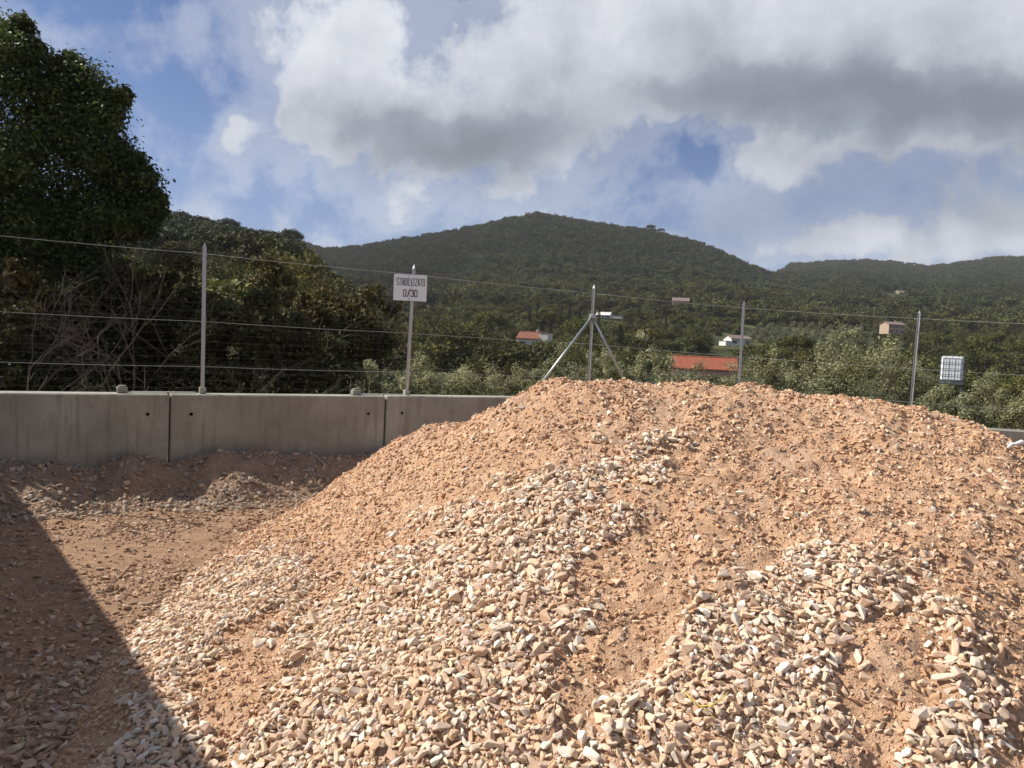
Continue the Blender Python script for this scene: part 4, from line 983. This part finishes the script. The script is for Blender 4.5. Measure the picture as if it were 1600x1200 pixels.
# ------------------------------------------------------------------ buildings
def roof_mat(name, c):
    m, n, b = mat(name); tcx = n.n('ShaderNodeTexCoord').outputs['Object']
    wv = n.n('ShaderNodeTexWave', wave_type='BANDS', bands_direction='X'); wv.inputs['Scale'].default_value = 1.6; wv.inputs['Distortion'].default_value = .4; n.put(wv.inputs['Vector'], tcx)
    f = n.noise(tcx, 2.2, 5, .7); d = tuple(x * .62 for x in c); l = tuple(min(1, x * 1.25) for x in c)
    cc = n.ramp(n.m('ADD', n.m('MULTIPLY', f, .75), n.m('MULTIPLY', wv.outputs['Fac'], .25)), [(.35, d), (.55, c), (.75, l)])
    n.put(b.inputs['Base Color'], cc); b.inputs['Roughness'].default_value = .85; bump(n, wv.outputs['Fac'], .6, .05, b); return m
M_r1 = roof_mat('orange_roof_tiles', (.33, .095, .048)); M_r2 = roof_mat('red_roof_tiles', (.24, .085, .05)); M_r3 = roof_mat('grey_brown_roof_tiles', (.26, .19, .16))
M_pink = simple('pink_render', (.62, .36, .29), .9, 0, .06, .8); M_wh = simple('white_render', (.68, .66, .62), .9, 0, .06, .8); M_tan = simple('tan_stone', (.40, .30, .22), .9, 0, .15, 2.5)
M_gl = simple('window_glass', (.03, .035, .04), .12, 0, .1, 3); M_sh = simple('brown_shutter', (.12, .08, .05), .7, 0, .1, 3); M_door = simple('grey_door', (.16, .15, .14), .6, 0, .1, 3)
def house(name, label, px, d, w, dp, wall_top, ridge_z, floor_z, rz, wallm, roofm, wins=3, storeys=1, chim=True, along=True, cat='house', door=True, annex=None):
    """wall_top / ridge_z / floor_z in world metres"""
    x, y = at(px, d); h = empty(name, (x, y, floor_z), rz); tag(h, label, cat)
    H = wall_top - floor_z; rh = ridge_z - wall_top
    m = MB(); m.box((0, 0, H / 2), (w, dp, H))
    if along:                                                    # gable ends
        m.prism([(-w / 2, -dp / 2, H), (-w / 2, dp / 2, H), (-w / 2, 0, H + rh * .93)], (w, 0, 0))
    m.build('wall', wallm, h)
    ov = .45; th = .16; m = MB()
    sl = rh / (dp / 2)
    for sgn in (-1, 1):
        a = [(-w / 2 - ov, sgn * (dp / 2 + ov), H - sl * ov), (w / 2 + ov, sgn * (dp / 2 + ov), H - sl * ov), (w / 2 + ov, sgn * .0, H + rh), (-w / 2 - ov, sgn * .0, H + rh)]
        m.prism(a, (0, 0, th))
    rf = m.build('roof', roofm, h)
    MB().tube([(-w / 2 - ov, 0, H + rh + th), (w / 2 + ov, 0, H + rh + th)], .13, 8).build('ridge_tiles', roofm, rf)
    if chim: MB().box((w * .25, dp * .15, H + rh + .2), (.6, .6, 1.3)).box((w * .25, dp * .15, H + rh + .93), (.78, .78, .12)).build('chimney', wallm, rf)
    for s in range(storeys):
        for k in range(wins):
            xx = -w / 2 + (k + .5) * w / wins; zc = H * (s + .55) / storeys
            if door and s == 0 and k == wins // 2:
                dz = min(2.1, H * .8); MB().box((xx, -dp / 2 - .03, dz / 2), (1.0, .08, dz)).build('door', M_door, h); continue
            f = MB()
            for (cx, cz, sx, sz) in ((0, .62, 1.1, .08), (0, -.62, 1.1, .08), (-.51, 0, .08, 1.16), (.51, 0, .08, 1.16), (0, 0, .05, 1.16)): f.box((xx + cx, -dp / 2 - .035, zc + cz), (sx, .08, sz))
            wn = f.build('window', M_wh, h); MB().box((xx, -dp / 2 - .012, zc), (.96, .03, 1.14)).build('pane', M_gl, wn)
            for sd in (-1, 1): MB().box((xx + sd * .82, -dp / 2 - .03, zc), (.5, .05, 1.2)).build('shutter', M_sh, wn)
    if annex:
        ax, aw, ah, am = annex; MB().box((ax, -.2, ah / 2), (aw, dp * .8, ah)).build('annex', am, h); MB().box((ax, -.2, ah + .07), (aw + .3, dp * .8 + .3, .14)).build('annex_roof', roofm, h)
    return h
hz = lambda px, py, d: P(px, py, d).z
house('farm_building', 'long low pink building with an orange tiled roof just beyond the shrubs', 1097, 132, 10.6, 6.4, hz(1090, 575, 129), hz(1100, 559, 132), -3.8, R(-14), M_pink, M_r1, 2, 1, False, cat='building')
house('red_roofed_house', 'small white house with a red roof among umbrella pines left of the braced post', 826, 245, 7.2, 6, hz(820, 528, 245), hz(826, 519, 245), tz(*at(832, 245)) - .3, R(-22), M_wh, M_r2, 2, 1, True, annex=(5.3, 3.0, hz(848, 520, 245) - tz(*at(832, 245)) + .2, M_wh))
house('white_house', 'white house with a dark flat roof behind the fourth fence post', 1147, 290, 8.5, 6, hz(1147, 529, 290), hz(1147, 524, 290), hz(1147, 541, 290), R(16), M_wh, M_r3, 3, 1, False, annex=(-5.4, 2.2, 1.8, M_wh))
house('white_farmhouse', 'tiny white farm building high above the braced post', 938, 400, 7, 5, hz(938, 492, 400), hz(938, 488, 400), hz(938, 497, 400), R(-20), M_wh, M_wh, 3, 1, False, annex=(7.0, 6, 1.2, M_wh))
house('tan_house', 'tan two storey stone house on the slope near the rightmost fence post', 1387, 385, 9.5, 7, hz(1387, 507, 385), hz(1387, 503, 385), hz(1387, 522, 385), R(12), M_tan, M_r3, 3, 2, True)
house('hillside_house', 'small tan house half hidden in trees on the lower hill', 1056, 560, 12, 7, hz(1056, 470, 560), hz(1056, 465, 560), hz(1056, 477, 560), R(-10), M_tan, M_r3, 3, 1, False)
house('distant_villa', 'distant pale villa on a clearing of the far right hill', 1398, 900, 15, 9, hz(1398, 457, 900), hz(1398, 454, 900), hz(1398, 463, 900), R(10), M_tan, M_r3, 3, 1, False)
house('small_brick_shed', 'small brown shed at the right edge beyond the shrubs', 1606, 160, 4, 4, hz(1606, 602, 160), hz(1606, 598, 160), hz(1606, 615, 160), R(5), M_tan, M_r2, 1, 1, False, cat='shed', door=False)

# caged tank ------------------------------------------------------
tp = P(1486, 596, 33); tk = empty('caged_tank', (tp.x, tp.y, tp.z), R(-31)); tag(tk, 'white plastic liquid tank in a grey metal cage rising above the shrubs on the right', 'tank')
M_tank = simple('white_tank_plastic', (.84, .85, .88), .45, 0, .04, 4); M_cage = simple('cage_tube', (.12, .125, .14), .5, .5, .1, 10)
MB().box((0, 0, .575), (.84, .9, 1.09), bev=.06).build('tank_body', M_tank, tk)
MB().tube([(0, 0, 1.11), (0, 0, 1.16)], .09, 12).build('cap', M_cage, tk)
for k in range(5):
    z = .04 + k * 1.06 / 4; a, b = .455, .485
    MB().tube([(-a, -b, z), (a, -b, z), (a, b, z), (-a, b, z), (-a, -b, z)], .0105, 6).build('cage_hoop', M_cage, tk)
for k in range(5):
    x_ = -.455 + k * .91 / 4
    for s_ in (-1, 1): MB().tube([(x_, s_ * .497, .02), (x_, s_ * .497, 1.12)], .0105, 6).build('cage_bar', M_cage, tk)
MB().box((0, 0, -.07), (.98, 1.0, .12), bev=.01).build('pallet', M_cage, tk)
zg = tz(tp.x, tp.y); m = MB()
for sx in (-.4, .4):
    for sy in (-.4, .4): m = MB(); m.box((sx, sy, (zg - tp.z) / 2 - .1), (.09, .09, tp.z - zg)); m.build('leg', M_cage, tk)

# ------------------------------------------------------------------ air
hm = bpy.data.materials.new('haze_air'); hm.use_nodes = True; hm.node_tree.nodes.clear()
hv = hm.node_tree.nodes.new('ShaderNodeVolumePrincipled'); hv.inputs['Color'].default_value = (.93, .95, 1, 1); hv.inputs['Density'].default_value = .00009; hv.inputs['Anisotropy'].default_value = .2
hm.node_tree.links.new(hv.outputs[0], hm.node_tree.nodes.new('ShaderNodeOutputMaterial').inputs['Volume'])
tag(MB().box((0, 0, 150), (7400, 7400, 330)).build('haze', hm), kind='stuff')
